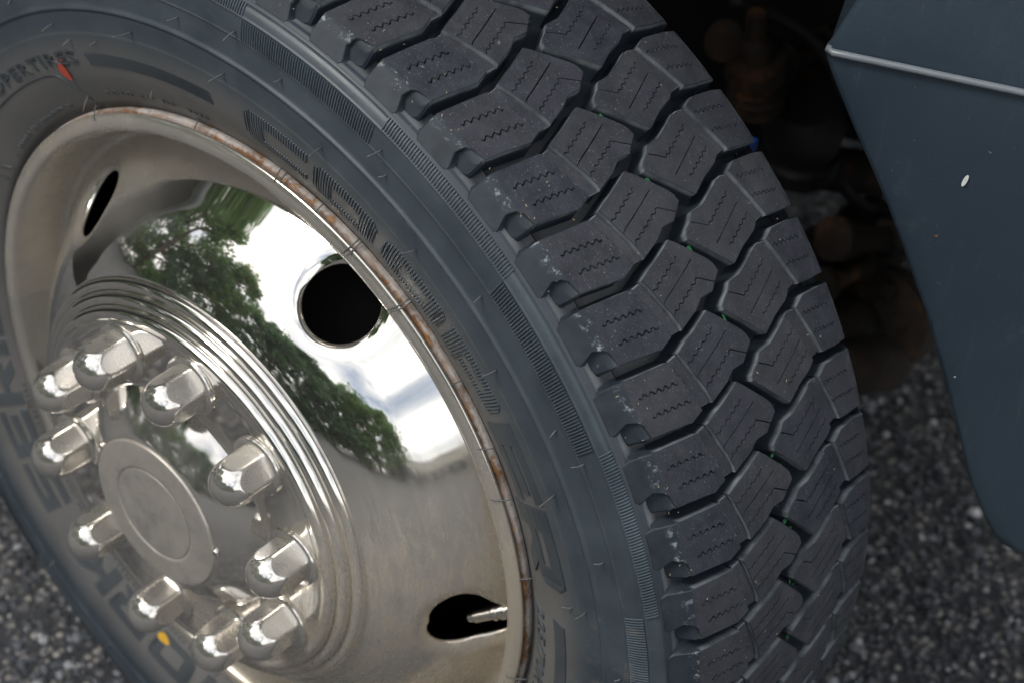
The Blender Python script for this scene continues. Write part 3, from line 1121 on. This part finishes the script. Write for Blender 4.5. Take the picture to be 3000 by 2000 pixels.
# ---- factory paint marks -------------------------------------------
def paint_patch(name, t, r, dt, dr, mat, tilt=0.0, h=1.1):
    V = [SP(t, r, h)]
    n = 28
    for k in range(n):
        w = 2 * PI * k / n
        q = 1 + 0.10 * math.sin(3 * w + 1) + random.uniform(-0.04, 0.04)
        x, y = math.cos(w) * dt * q, math.sin(w) * dr * q
        V.append(SP(t + x + y * tilt, r + y, h))
    F = [(0, 1 + k, 1 + (k + 1) % n) for k in range(n)]
    return mesh_obj(name, V, F, mat, tyre)

paint_patch('red_paint_mark', 68.5, 299.5, 0.80, 7.0, M_RED, -0.02, 1.3)
paint_patch('red_paint_mark', 67.6, 308.6, 0.6, 1.3, M_RED, 0, 1.15)
paint_patch('yellow_paint_mark', -161.7, 283.3, 1.3, 3.2, M_YEL, 0, 0.95)
# green ticks in the centre groove, one pair at every pitch in view
for k in range(-7, 9):
    for (u, v, du, dv, h) in ((-0.995, -1.5, 0.035, 1.3, -5.5), (-1.33, 13.8, 0.035, 2.2, -12.6)):
        if random.random() < 0.15:
            continue
        du, dv = du * random.uniform(0.6, 1.5), dv * random.uniform(0.5, 1.3)
        d0 = u * UD - math.degrees(PITCH) * k + random.uniform(-0.12, 0.12)
        q = [(d0 - du * UD, v - dv), (d0 + du * UD, v - dv), (d0 + du * UD, v + dv), (d0 - du * UD, v + dv)]
        V = [TP(a, b, h) for a, b in q]
        mesh_obj('green_paint_mark', V, [(0, 1, 2, 3)], M_GREEN, tyre)

# bits of dry grass and grit caught on the tread
mb = MB()
for k in range(70):
    td = random.uniform(-46, 34)
    v = random.choice((random.uniform(-108, -60), random.uniform(-100, -88), random.uniform(-60, 80)))
    ln = random.uniform(0.4, 1.7)
    w = random.uniform(0, PI)
    p0 = TP(td, v, 0.25)
    p1 = TP(td + ln * math.cos(w) / KX, v + ln * math.sin(w), random.uniform(0.3, 0.7))
    vv, ff = tube([p0, p1], random.uniform(0.00012, 0.00026), 4)
    mb.add(vv, ff)
o = mb.build('dry_grass_bits', M_STRAW, tyre, False)
o['kind'] = 'stuff'

# ---- rim -----------------------------------------------------------
rim_prof = [(0.2590, -0.080), (0.2622, -0.088), (0.2636, -0.0940), (0.2640, -0.0985), (0.2635, -0.1008), (0.2620, -0.1024), (0.2595, -0.1020), (0.2560, -0.095), (0.245, -0.085)]
rim = lathe('steel_rim', [tuple(p) for p in smooth_curve(rim_prof, 5)], M_RIM, wheel, 360)
inner_prof = [(0.252, -0.09), (0.238, -0.05), (0.236, 0.09), (0.262, 0.10)]
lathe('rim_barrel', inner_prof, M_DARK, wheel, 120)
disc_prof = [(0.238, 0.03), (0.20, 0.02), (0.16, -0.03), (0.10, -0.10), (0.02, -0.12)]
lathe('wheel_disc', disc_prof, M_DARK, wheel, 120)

# ---- chrome wheel liner --------------------------------------------
LIN = [(0.2612, -0.1035), (0.2626, -0.1040), (0.2628, -0.1056), (0.2612, -0.1070), (0.2570, -0.1083), (0.2525, -0.1080), (0.2495, -0.1050),
       (0.2468, -0.0980), (0.2445, -0.0880), (0.2422, -0.0785), (0.2398, -0.0722), (0.2368, -0.0700), (0.2335, -0.0712), (0.2290, -0.0758), (0.2200, -0.0872),
       (0.2100, -0.1005), (0.2000, -0.1140), (0.1900, -0.1248), (0.1800, -0.1336), (0.1700, -0.1408), (0.1625, -0.1453),
       ] + [(0.1608 - 0.0244 * t / 3 + 0.616 * 0.0036 * abs(math.sin(PI * t)) ** 0.75, -0.1462 - 0.0184 * t / 3 - 0.787 * 0.0036 * abs(math.sin(PI * t)) ** 0.75)
            for t in [k / 10 for k in range(0, 31)]] + [(0.1345, -0.1650), (0.1300, -0.1652),
       (0.1200, -0.1652), (0.0980, -0.1652), (0.0860, -0.1650)]
LC = [tuple(p) for p in smooth_curve(LIN, 8)]
larc = np.concatenate([[0], np.cumsum([math.hypot(LC[i + 1][0] - LC[i][0], LC[i + 1][1] - LC[i][1]) for i in range(len(LC) - 1)])])
LR = np.array([p[0] for p in LC]); LY = np.array([p[1] for p in LC])
def lin_pt(th, s, sink=0.0):
    r = float(np.interp(s, larc, LR)); y = float(np.interp(s, larc, LY))
    e = 0.0006
    r1 = float(np.interp(s + e, larc, LR)) - float(np.interp(s - e, larc, LR))
    y1 = float(np.interp(s + e, larc, LY)) - float(np.interp(s - e, larc, LY))
    ln = math.hypot(r1, y1) + 1e-12
    nr, ny = -y1 / ln, r1 / ln
    if ny > 0 or (abs(ny) < 1e-3 and nr < 0):
        pass
    return P(th, r + nr * sink, y + ny * sink), (nr, ny)

# which arc length is the centre of the hand holes
s_hole = float(np.interp(-0.2050, -LR[:], larc)) if False else None
i_h = min(range(len(LC)), key=lambda i: abs(LC[i][0] - 0.2088) + abs(LC[i][1] + 0.1022))
s_hole = larc[i_h]
r_hole = 0.2088
NSEG = 360
holes = [12.6, 85, 157, 229, 301.2]
VALVE = 4                                     # hole at 13 - 72
HALF_T = 13                                   # half width of a hole patch in grid columns (degrees)
S_LO, S_HI = s_hole - 0.0395, s_hole + 0.0420
rows_s = [s for s in larc]
# extra regular rows across the dish so that the patches can share them
dish = list(np.linspace(S_LO, S_HI, 27))
rows = sorted([s for s in rows_s if s < S_LO - 1e-5 or s > S_HI + 1e-5] + dish)
i_lo = min(range(len(rows)), key=lambda i: abs(rows[i] - S_LO))
i_hi = min(range(len(rows)), key=lambda i: abs(rows[i] - S_HI))
hole_cols = {}
for hi, hc in enumerate(holes):
    c0 = int(round(hc))
    for c in range(c0 - HALF_T, c0 + HALF_T):
        hole_cols[c % NSEG] = hi
V, F = [], []
nr_ = len(rows)
sgn = 1.0
_, nn = lin_pt(0, s_hole)
if nn[1] > 0:
    sgn = -1.0                                 # make positive sink mean "towards the outside"
for c in range(NSEG):
    th = R(c)
    for s in rows:
        V.append(lin_pt(th, s)[0])
for c in range(NSEG):
    c2 = (c + 1) % NSEG
    for i in range(nr_ - 1):
        if c in hole_cols and i_lo <= i < i_hi:
            continue
        F.append((c * nr_ + i, c * nr_ + i + 1, c2 * nr_ + i + 1, c2 * nr_ + i))
HR = 0.0266
for hi, hc in enumerate(holes):
    c0 = int(round(hc))
    hcr = R(hc)
    loop = []                                  # boundary of the patch, ordered
    for i in range(i_lo, i_hi):
        loop.append((c0 - HALF_T, i))
    for c in range(c0 - HALF_T, c0 + HALF_T):
        loop.append((c, i_hi))
    for i in range(i_hi, i_lo, -1):
        loop.append((c0 + HALF_T, i))
    for c in range(c0 + HALF_T, c0 - HALF_T, -1):
        loop.append((c, i_lo))
    n = len(loop)
    bidx = [(c % NSEG) * nr_ + i for c, i in loop]
    bxy = [((R(c) - hcr) * r_hole, rows[i] - s_hole) for c, i in loop]
    ang = [math.atan2(y, x) for x, y in bxy]
    def rad(w):
        if hi != VALVE:
            return HR
        # keyhole towards the rim for the valve; -s is towards the lip
        q = math.cos(w + PI / 2 + 0.10)
        return HR - 0.0052 + 0.0060 * abs(math.cos(w)) + 0.0190 * max(0.0, q) ** 7
    prev = bidx
    K = 16
    for k in range(1, K + 1):
        t = k / K
        t = 1 - (1 - t) ** 1.7
        cur = []
        for (x, y), w in zip(bxy, ang):
            rr = rad(w)
            hx, hy = rr * math.cos(w), rr * math.sin(w)
            px, py = x + (hx - x) * t, y + (hy - y) * t
            d = math.hypot(px, py) - rr
            sink = -0.0042 * max(0.0, 1 - d / 0.012) ** 2.2
            p, _ = lin_pt(hcr + px / r_hole, s_hole + py, sgn * sink)
            cur.append(len(V))
            V.append(p)
        for a in range(n):
            b = (a + 1) % n
            F.append((prev[a], prev[b], cur[b], cur[a]))
        prev = cur
    # rolled edge and wall of the hole
    for kk, (dr, sk) in enumerate(((-0.0006, -0.0052), (-0.0006, -0.0064), (0.0010, -0.0070))):
        cur = []
        for w in ang:
            rr = rad(w) + dr
            p, _ = lin_pt(hcr + rr * math.cos(w) / r_hole, s_hole + rr * math.sin(w), sgn * sk)
            cur.append(len(V))
            V.append(p)
        for a in range(n):
            b = (a + 1) % n
            F.append((prev[a], prev[b], cur[b], cur[a]))
        prev = cur
liner = mesh_obj('wheel_liner', V, F, M_CHROME, wheel, True)

# ---- hub cap -------------------------------------------------------
CAPP = [(0.0900, -0.1648), (0.0882, -0.1656), (0.0866, -0.1674), (0.0840, -0.1702), (0.0790, -0.1751), (0.0740, -0.1794), (0.0690, -0.1832), (0.0640, -0.1864), (0.0610, -0.1881), (0.0595, -0.1886)]
cp = [tuple(p) for p in smooth_curve(CAPP, 8)]
cap = lathe('hub_cap', cp + [(0.0588, -0.1886), (0.0584, -0.1880)], M_HUB, wheel, 200)
FACE = [(0.0584, -0.1880), (0.0582, -0.1892), (0.0574, -0.1900), (0.0540, -0.1904), (0.0460, -0.1908), (0.0400, -0.1910), (0.0380, -0.1908), (0.0368, -0.1900), (0.0355, -0.1899), (0.0345, -0.1904), (0.0200, -0.1908), (0.0005, -0.1909)]
lathe('cap_face', [tuple(p) for p in smooth_curve(FACE, 6)], mat_chrome_hub('brushed_cap_face', 0.75, 0.22), cap, 200)
for tdeg in (100, -48):
    v, f = tube([P(R(tdeg), 0.0605, -0.1885), P(R(tdeg), 0.0612, -0.1905)], [0.003, 0.0018], 12)
    mesh_obj('cap_dimple', v, f, M_HUB, cap)

# ---- lug nuts ------------------------------------------------------
def nut_mesh():
    L_, AF, RBU = 0.0388, 0.0156, 0.0174
    NS, NH = 144, 46
    hs = list(np.linspace(0.0035, 0.018, 14)) + [0.018 + (L_ - 0.018) * math.sin(k / 30 * PI / 2) for k in range(1, 31)]
    V, F = [], []
    # flange first
    fl = [(0.0216, 0.0), (0.0220, 0.0012), (0.0217, 0.0024), (0.0207, 0.0031), (0.0195, 0.0034)]
    def ring(fn, h):
        for k in range(NS):
            w = 2 * PI * k / NS
            r = fn(w)
            V.append((r * math.cos(w), -h, r * math.sin(w)))
    for r, h in fl:
        ring(lambda w, r=r: r, h)
    def hexr(w):
        q = (w % (PI / 3)) - PI / 6
        return AF / math.cos(q)
    for h in hs:
        bull = RBU if h < 0.018 else RBU * math.sqrt(max(0.0, 1 - ((h - 0.018) / (L_ - 0.018)) ** 2.4))
        def fn(w, b=bull):
            a = hexr(w)
            # soft minimum keeps the edges slightly rounded
            k = 0.00022
            m_ = min(a, b)
            return m_ - k * math.exp(-abs(a - b) / k) * 0.5
        ring(fn, h)
    n = len(fl) + len(hs)
    for i in range(n - 1):
        for k in range(NS):
            k2 = (k + 1) % NS
            F.append((i * NS + k, (i + 1) * NS + k, (i + 1) * NS + k2, i * NS + k2))
    return V, F
V, F = nut_mesh()
nut0 = None
for k in range(10):
    th = R(66.056 - 36 * k)
    loc = P(th, 0.113, -0.1650)
    if nut0 is None:
        nut0 = mesh_obj('lug_nut', V, F, M_NUT, wheel, True, 28)
        o = nut0
    else:
        o = copy_obj(nut0, wheel)
    o.location = loc
    o.rotation_euler = (0, random.uniform(0, PI / 3) if k not in (1, 2) else R(14 + 22 * k), 0)

# ---- valve stem ----------------------------------------------------
p0 = P(R(-56.0), 0.2290, -0.0710)
ax = (P(R(-60.8), 0.2050, -0.0885) - p0).normalized()
mb = MB()
stations = [(0, .0048), (.006, .0048), (.0061, .0064), (.010, .0064), (.0101, .0052), (.0125, .0052), (.0126, .0062), (.0150, .0062), (.0151, .0045), (.030, .0045), (.0301, .0038), (.034, .0035)]
v, f = tube([p0 + ax * s for s, _ in stations], [r for _, r in stations], 20)
mb.add(v, f)
for k in range(9):
    s = 0.0165 + k * 0.0015
    v, f = tube([p0 + ax * s, p0 + ax * (s + 0.0004), p0 + ax * (s + 0.0008)], [0.0045, 0.0050, 0.0045], 20, False)
    mb.add(v, f)
mb.build('valve_stem', M_BRASS, wheel, True, 35)

# ================================================================== TRUCK
DL = R(24)
FW = Vector((math.cos(DL), math.sin(DL), 0))
INB = Vector((-math.sin(DL), math.cos(DL), 0))      # inboard
B0 = Vector((0.292, 0.1, 0))
truck = thing('truck', 'dark truck front with a blue grey bumper corner and rusty suspension behind the tyre', 'truck', (0, 0, 0))

def TB(s, d, z):
    """truck coordinates: s forward along the side, d inboard, z up"""
    return B0 + FW * s + INB * d + Vector((0, 0, z))

edge_pts = [(0.199, 0.402), (0.182, 0.406), (0.173, 0.415), (0.162, 0.432), (0.149, 0.456), (0.137, 0.486), (0.113, 0.545), (0.095, 0.586),
            (0.068, 0.640), (0.054, 0.667), (0.043, 0.686), (0.023, 0.720), (0.007, 0.749), (0.001, 0.7605), (-0.001, 0.767),
            (0.002, 0.7735), (0.006, 0.785), (0.014, 0.806), (0.034, 0.85), (0.06, 0.90), (0.10, 0.96)]
def face_d(z):
    """how far the face leans inboard at height z (crease at 0.767)"""
    if z < 0.767:
        return 0.002 + (0.767 - z) * 0.02
    return 0.002 + (z - 0.767) * 0.30
V, F = [], []
cols = [('r', 0.060), ('r', 0.02), ('r', 0.008), ('r', 0.003), ('e', 0.0), ('s', 0.004), ('s', 0.02), ('s', 0.05), ('s', 0.1), ('s', 0.2), ('s', 0.35), ('s', 0.5), ('s', 0.62)]
for s0, z in edge_pts:
    d0 = face_d(z)
    # soften the crease
    if abs(z - 0.767) < 0.012:
        d0 += 0.0025 * (1 - abs(z - 0.767) / 0.012)
    for kind, a in cols:
        if kind == 'r':
            V.append(TB(s0 + 0.0025 * (1 if a > 0.005 else 0.4) - 0.001, d0 + a + 0.003, z))
        elif kind == 'e':
            V.append(TB(s0, d0 + 0.0012, z))
        else:
            s = s0 * max(0, 1 - a / 0.5) + a
            wrap = 0.0 if s < 0.25 else 1.3 * (s - 0.25) ** 2
            V.append(TB(s, d0 + wrap, z))
nc = len(cols)
for i in range(len(edge_pts) - 1):
    for j in range(nc - 1):
        F.append((i * nc + j, i * nc + j + 1, (i + 1) * nc + j + 1, (i + 1) * nc + j))
# lower return lip
b = len(V)
for j in range(nc):
    p = V[j]
    V.append(p + INB * 0.006 - Vector((0, 0, 0.004)))
for j in range(nc):
    p = V[j]
    V.append(p + INB * 0.05 - Vector((0, 0, 0.003)))
for j in range(nc - 1):
    F.append((b + j, b + j + 1, j + 1, j))
    F.append((b + nc + j, b + nc + j + 1, b + j + 1, b + j))
bumper = mesh_obj('bumper', V, F, M_BUMP, truck, True)
bumper['label'] = 'blue grey plastic bumper corner with a bright crease line'
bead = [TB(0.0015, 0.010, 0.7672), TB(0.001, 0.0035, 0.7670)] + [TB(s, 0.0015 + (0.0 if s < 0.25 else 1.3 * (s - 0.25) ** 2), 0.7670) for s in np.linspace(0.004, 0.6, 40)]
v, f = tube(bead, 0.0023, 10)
mesh_obj('crease_highlight_bead', v, f, M_BEAD, bumper)  # added pale bead that paints in the highlight along the crease
# white chip and little marks on the bumper
def chip(s, z, w, h, tilt, mat):
    d = face_d(z) - 0.0012
    V = []
    n = 14
    for k in range(n):
        a = 2 * PI * k / n
        x, y = math.cos(a) * w, math.sin(a) * h
        V.append(TB(s + x * math.cos(tilt) - y * math.sin(tilt), d, z + x * math.sin(tilt) + y * math.cos(tilt)))
    return mesh_obj('paint_chip', V, [tuple(range(n))], mat, bumper)
M_RUSTSPOT = mat_simple('rust_spot', (0.16, 0.08, 0.05), 0.8)
chip(0.0970, 0.6977, 0.0014, 0.0046, -0.22, M_WHITE)
chip(0.0881, 0.6525, 0.0012, 0.0010, 0.3, M_RUSTSPOT)
chip(0.1210, 0.5450, 0.0007, 0.0005, 0.3, M_WHITE)
chip(0.1073, 0.7217, 0.0012, 0.0005, -0.4, M_BEAD)

# fender, bonnet and wheel well (above the picture)
AR = 0.64
V, F = [], []
s_list = np.linspace(-1.15, 0.75, 60)
wc = B0.to_2d() * -1
s_c = (-B0).dot(FW)                                  # wheel centre along the side
for s in s_list:
    x = s - s_c
    zl = H + math.sqrt(max(0.0, AR * AR - x * x)) if abs(x) < AR else 0.55
    zl = max(zl, 0.55 if x < 0 else 0.82)
    for k, z in enumerate((zl, zl + 0.02, max(zl + 0.04, 1.15), 1.32, 1.40, 1.44)):
        d = (0.0, -0.006, 0.0, 0.01, 0.05, 0.13)[k] + (0.0 if s < 0.25 else 1.3 * (s - 0.25) ** 2)
        V.append(TB(s, d, z))
n6 = 6
for i in range(len(s_list) - 1):
    for k in range(n6 - 1):
        F.append((i * n6 + k, (i + 1) * n6 + k, (i + 1) * n6 + k + 1, i * n6 + k + 1))
mesh_obj('fender', V, F, M_BODY, truck, True)
v, f = [TB(-1.15, 0.13, 1.44), TB(0.75, 0.46, 1.44), TB(0.75, 1.2, 1.46), TB(-1.15, 1.6, 1.48)], [(0, 1, 2, 3)]
mesh_obj('bonnet', v, f, M_BODY, truck, False)
# arched liner of the wheel well
V, F = [], []
na = 40
for k in range(na):
    a = R(-8) + R(196) * k / (na - 1)
    for d in (0.004, 0.75):
        V.append(TB(s_c + AR * math.cos(a), d, H + AR * math.sin(a)))
for k in range(na - 1):
    F.append((2 * k, 2 * k + 1, 2 * k + 3, 2 * k + 2))
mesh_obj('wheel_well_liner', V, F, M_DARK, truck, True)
v, f = [TB(-1.2, 0.75, 0.62), TB(0.9, 0.75, 0.62), TB(0.9, 0.75, 1.4), TB(-1.2, 0.75, 1.4)], [(0, 1, 2, 3)]
mesh_obj('inner_wing_panel', v, f, M_DARK, truck, False)
# chassis rail, floor pan, axle: the dark mass under the engine
v, f = box(-1.4, 0.7, 0.66, 0.76, 0.50, 0.66)
mesh_obj('chassis_rail', [TB(*p) for p in v], f, M_DARK, truck, False)
v, f = box(-0.10, 0.55, 0.70, 0.84, 0.25, 0.66)
mesh_obj('cross_member', [TB(*p) for p in v], f, M_DARK, truck, False)
v, f = box(-1.5, -0.10, 0.70, 0.84, 0.16, 0.66)
mesh_obj('cross_member', [TB(*p) for p in v], f, M_DARK, truck, False)
v, f = box(-1.4, 0.7, 0.86, 1.9, 0.40, 1.42)
mesh_obj('engine_block', [TB(*p) for p in v], f, M_DARK, truck, False)

# ---- suspension behind the tyre -------------------------------------
_cam = cam.matrix_world.translation
def pix(px, py, dist):
    """a point that many metres from the lens along a measured sight line"""
    dv = (_f + _r * ((px - 1500) / 6144.6) + _d * ((py - 1000) / 6144.6)).normalized()
    return _cam + dv * dist

def lathe_axis(name, a, bpt, prof, mat, parent, seg=28):
    a = Vector(a); bpt = Vector(bpt)
    d = (bpt - a)
    v, f = tube([a + d * t for t, _ in prof], [r for _, r in prof], seg)
    return mesh_obj(name, v, f, mat, parent, True, 50)

up_strut = (pix(2215, 40, 1.72), pix(2215, 330, 1.80))
lathe_axis('ball_joint_boot', up_strut[0], up_strut[1], [(0, .008), (.22, .009), (.25, .014), (.40, .016), (.42, .026), (.58, .027), (.60, .022), (.66, .026), (.70, .022), (.76, .026), (.80, .022), (.9, .024), (1, .014)], M_RUST, truck)
lathe_axis('spring_seat', pix(2360, 300, 1.86), pix(2345, 500, 1.92), [(0, .030), (.12, .036), (.3, .038), (.55, .034), (.7, .028), (.74, .034), (.95, .033), (1, .026)], M_RUBBERBOOT, truck)
lathe_axis('steering_arm', pix(2120, 120, 1.75), pix(2420, 250, 1.95), [(0, .018), (.3, .013), (.7, .012), (1, .018)], M_RUST, truck)
lathe_axis('tie_rod', pix(2240, 840, 1.82), pix(2560, 640, 2.05), [(0, .018), (.25, .026), (.5, .024), (.7, .018), (.85, .026), (1, .022)], M_RUST, truck)
lathe_axis('tie_rod_end', pix(2560, 640, 2.00), pix(2600, 780, 2.02), [(0, .014), (.15, .028), (.5, .032), (.85, .027), (1, .014)], M_RUST, truck)
lathe_axis('axle_tube', pix(2380, 1010, 1.86), pix(2760, 860, 2.25), [(0, .034), (.2, .042), (.45, .040), (.6, .034), (1, .036)], M_RUST, truck)
lathe_axis('axle_flange', pix(2545, 950, 1.92), pix(2600, 930, 1.98), [(0, .036), (.1, .050), (.9, .050), (1, .036)], M_RUST, truck)
lathe_axis('brake_bracket', pix(2450, 1080, 1.80), pix(2620, 1060, 1.95), [(0, .02), (.2, .026), (.8, .024), (1, .018)], M_RUST, truck)
lathe_axis('lower_link', pix(2330, 480, 1.9), pix(2620, 520, 2.1), [(0, .02), (.5, .022), (1, .02)], M_RUST, truck)
for k in range(6):
    w = 2 * PI * k / 6
    px, py = 2560 + 75 * math.cos(w), 945 + 110 * math.sin(w)
    lathe_axis('flange_bolt', pix(px, py, 1.905), pix(px + 12, py + 6, 1.93), [(0, .007), (.3, .0085), (1, .0085)], M_RUST, truck, 6)
hose = [pix(2150, 0, 1.75), pix(2310, 60, 1.80), pix(2420, 160, 1.84), pix(2460, 300, 1.88), pix(2430, 430, 1.92), pix(2480, 560, 1.97), pix(2590, 640, 2.02)]
v, f = tube([tuple(p) for p in smooth_curve([tuple(q) for q in hose], 8)], 0.006, 10)
mesh_obj('brake_hose', v, f, M_RUBBERBOOT, truck)
for q0, q1, w in (((2290, 180), (2420, 120), 0.010), ((2440, 700), (2620, 700), 0.012), ((2400, 840), (2520, 780), 0.010)):
    a_, b__ = pix(*q0, 1.83), pix(*q1, 1.92)
    lathe_axis('bracket_arm', a_, b__, [(0, w * 1.7), (.12, w * 1.7), (.16, w), (.84, w), (.88, w * 1.6), (1, w * 1.6)], M_RUST, truck, 8)
v, f = box(-0.006, 0.006, -0.006, 0.006, -0.005, 0.005)
bc = pix(2188, 425, 1.62)
mesh_obj('blue_clip', [bc + Vector(p) for p in v], f, M_BLUE, truck, False)

# ================================================================== THINGS SEEN ONLY AS REFLECTIONS
def make_tree(seed, h, rad, leaf, nleaf):
    rs = np.random.default_rng(seed)
    trunk = MB()
    v, f = tube([(0, 0, 0), (0.1, 0, h * .25), (0.0, 0.1, h * .5), (0.1, 0, h * .8)], [h * .022, h * .018, h * .013, h * .004], 10)
    trunk.add(v, f)
    cl = []
    for k in range(60):
        z = h * (0.05 + 0.93 * rs.random())
        w = rs.random() * 2 * PI
        env = math.sin((0.12 + 0.86 * z / h) * PI) ** 0.55
        q = rad * env * (0.35 + 0.65 * rs.random())
        c = np.array([q * math.cos(w), q * math.sin(w), z])
        cl.append((c, rad * (0.16 + 0.20 * rs.random())))
        if k < 20:
            v, f = tube([(0, 0, max(h * .15, z - q * 0.5)), tuple(c * 0.6 + np.array([0, 0, z * 0.36])), tuple(c)], [h * .008, h * .005, h * .001], 6)
            trunk.add(v, f)
    V, F = [], []
    for i in range(nleaf):
        c, rr = cl[rs.integers(len(cl))]
        d = rs.normal(size=3)
        d /= np.linalg.norm(d)
        p = c + d * rr * rs.random() ** 0.4
        a = rs.normal(size=3); a /= np.linalg.norm(a)
        bq = np.cross(a, rs.normal(size=3)); bq /= np.linalg.norm(bq)
        s = leaf * (0.6 + 0.8 * rs.random())
        base = len(V)
        V += [p - a * s, p + bq * s * .55, p + a * s, p - bq * s * .55]
        F.append((base, base + 1, base + 2, base + 3))
    return trunk, V, F

protos = [make_tree(3, 9.0, 3.0, 0.16, 9000), make_tree(8, 7.0, 3.1, 0.15, 8000)]
tree_spots = [  # x, y, scale, kind, leaf material, label
    (-7.2, -14.0, 1.10, 0, 0, 'tall full tree mirrored in the dish left of the loose tree'),
    (-3.4, -15.5, 1.25, 1, 1, 'broad dark tree mirrored in the middle of the chrome dish'),
    (0.2, -15.0, 1.05, 0, 1, 'tall narrow dark tree mirrored above the ridged ring'),
    (3.4, -15.2, 1.15, 1, 1, 'dark rounded tree mirrored below the round hand hole'),
    (6.6, -15.6, 1.0, 0, 0, 'bright green tree mirrored right of the dark rounded one'),
    (9.6, -15.0, 1.15, 1, 0, 'bright green rounded tree mirrored at the right end of the row'),
    (-10.6, -12.5, 1.2, 1, 1, 'dark tree mirrored at the left of the dish beside the tall one'),
    (13.0, -15.8, 0.7, 0, 0, 'small tree mirrored beside the parked cars'),
    (-11.6, -7.6, 1.35, 0, 0, 'tallest tree mirrored close to the narrow hand hole'),
    (-14.0, -4.2, 1.1, 1, 1, 'dark tree mirrored by the left edge of the dish'),
]
pm = {}
for x, y, s, kind, lm, lab in tree_spots:
    t = thing('roadside_tree', lab, 'tree', (x, y, 0), 'trees mirrored in the chrome')
    tr, V, F = protos[kind]
    key = (kind, lm)
    if key not in pm:
        a = tr.build('trunk', M_BARK, t)
        b_ = mesh_obj('crown', V, F, (M_LEAF1, M_LEAF2)[lm], t, False)
        pm[key] = (a, b_)
    else:
        for q in pm[key]:
            copy_obj(q, t)
    t.scale = (s * 1.2, s * 1.2, s * (1.25 if x < -6 else 0.86))
    t.rotation_euler = (0, 0, random.uniform(0, 6))

def parked_car(loc, rz, paint, label):
    c = thing('parked_car', label, 'car', loc, 'cars parked across the lot')
    c.rotation_euler = (0, 0, rz)
    prof = [(-2.2, .35), (-2.25, .75), (-2.1, .98), (-1.5, 1.05), (-1.0, 1.55), (0.7, 1.6), (1.35, 1.08), (2.1, .95), (2.25, .6), (2.2, .35)]
    n = len(prof)
    V = [(x, -0.88 if z < 1.1 else -0.68, z) for x, z in prof] + [(x, 0.88 if z < 1.1 else 0.68, z) for x, z in prof]
    F = [tuple(range(n))[::-1], tuple(range(n, 2 * n))] + [(i, (i + 1) % n, (i + 1) % n + n, i + n) for i in range(n)]
    mesh_obj('body', V, F, paint, c, False)
    for sy in (-1, 1):
        y = sy * 0.80
        mesh_obj('side_window', [(-1.25, sy * .845, 1.12), (0.9, sy * .845, 1.12), (0.6, sy * .725, 1.5), (-0.9, sy * .725, 1.5)], [(0, 1, 2, 3)], M_GLASS, c, False)
        for x in (-1.35, 1.35):
            v, f = tube([(x, y - sy * 0.1, .33), (x, y + sy * 0.11, .33)], .33, 24)
            w = mesh_obj('wheel', v, f, M_TYRE2, c, True, 40)
        v, f = box(-2.27, -2.1, sy * .62 - .16, sy * .62 + .16, .75, .92)
        mesh_obj('tail_lamp', v, f, M_LAMP, c, False)
    return c
parked_car((11.5, -11.0, 0), R(70), M_CARP, 'dark parked car mirrored left of the other dark car')
parked_car((14.6, -9.5, 0), R(65), M_CARP, 'dark parked car mirrored nearer the pale building')
parked_car((19.0, -5.5, 0), R(100), M_REDP, 'small red parked car mirrored by the rim edge')

bld = thing('pale_building', 'low cream building mirrored beyond the parked cars', 'building', (34, -12, 0))
bld.rotation_euler = (0, 0, R(-25))
v, f = box(-4, 4, -14, 14, 0, 4.2)
mesh_obj('wall', v, f, M_STUCCO, bld, False)
v, f = box(-4.3, 4.3, -14.3, 14.3, 4.2, 4.6)
mesh_obj('roof', v, f, M_ROOFT, bld, False)
for k in range(6):
    y = -11.5 + k * 4.6
    v, f = box(-4.06, -4.0, y - .8, y + .8, 1.2, 2.8)
    mesh_obj('window', v, f, M_GLASS, bld, False)
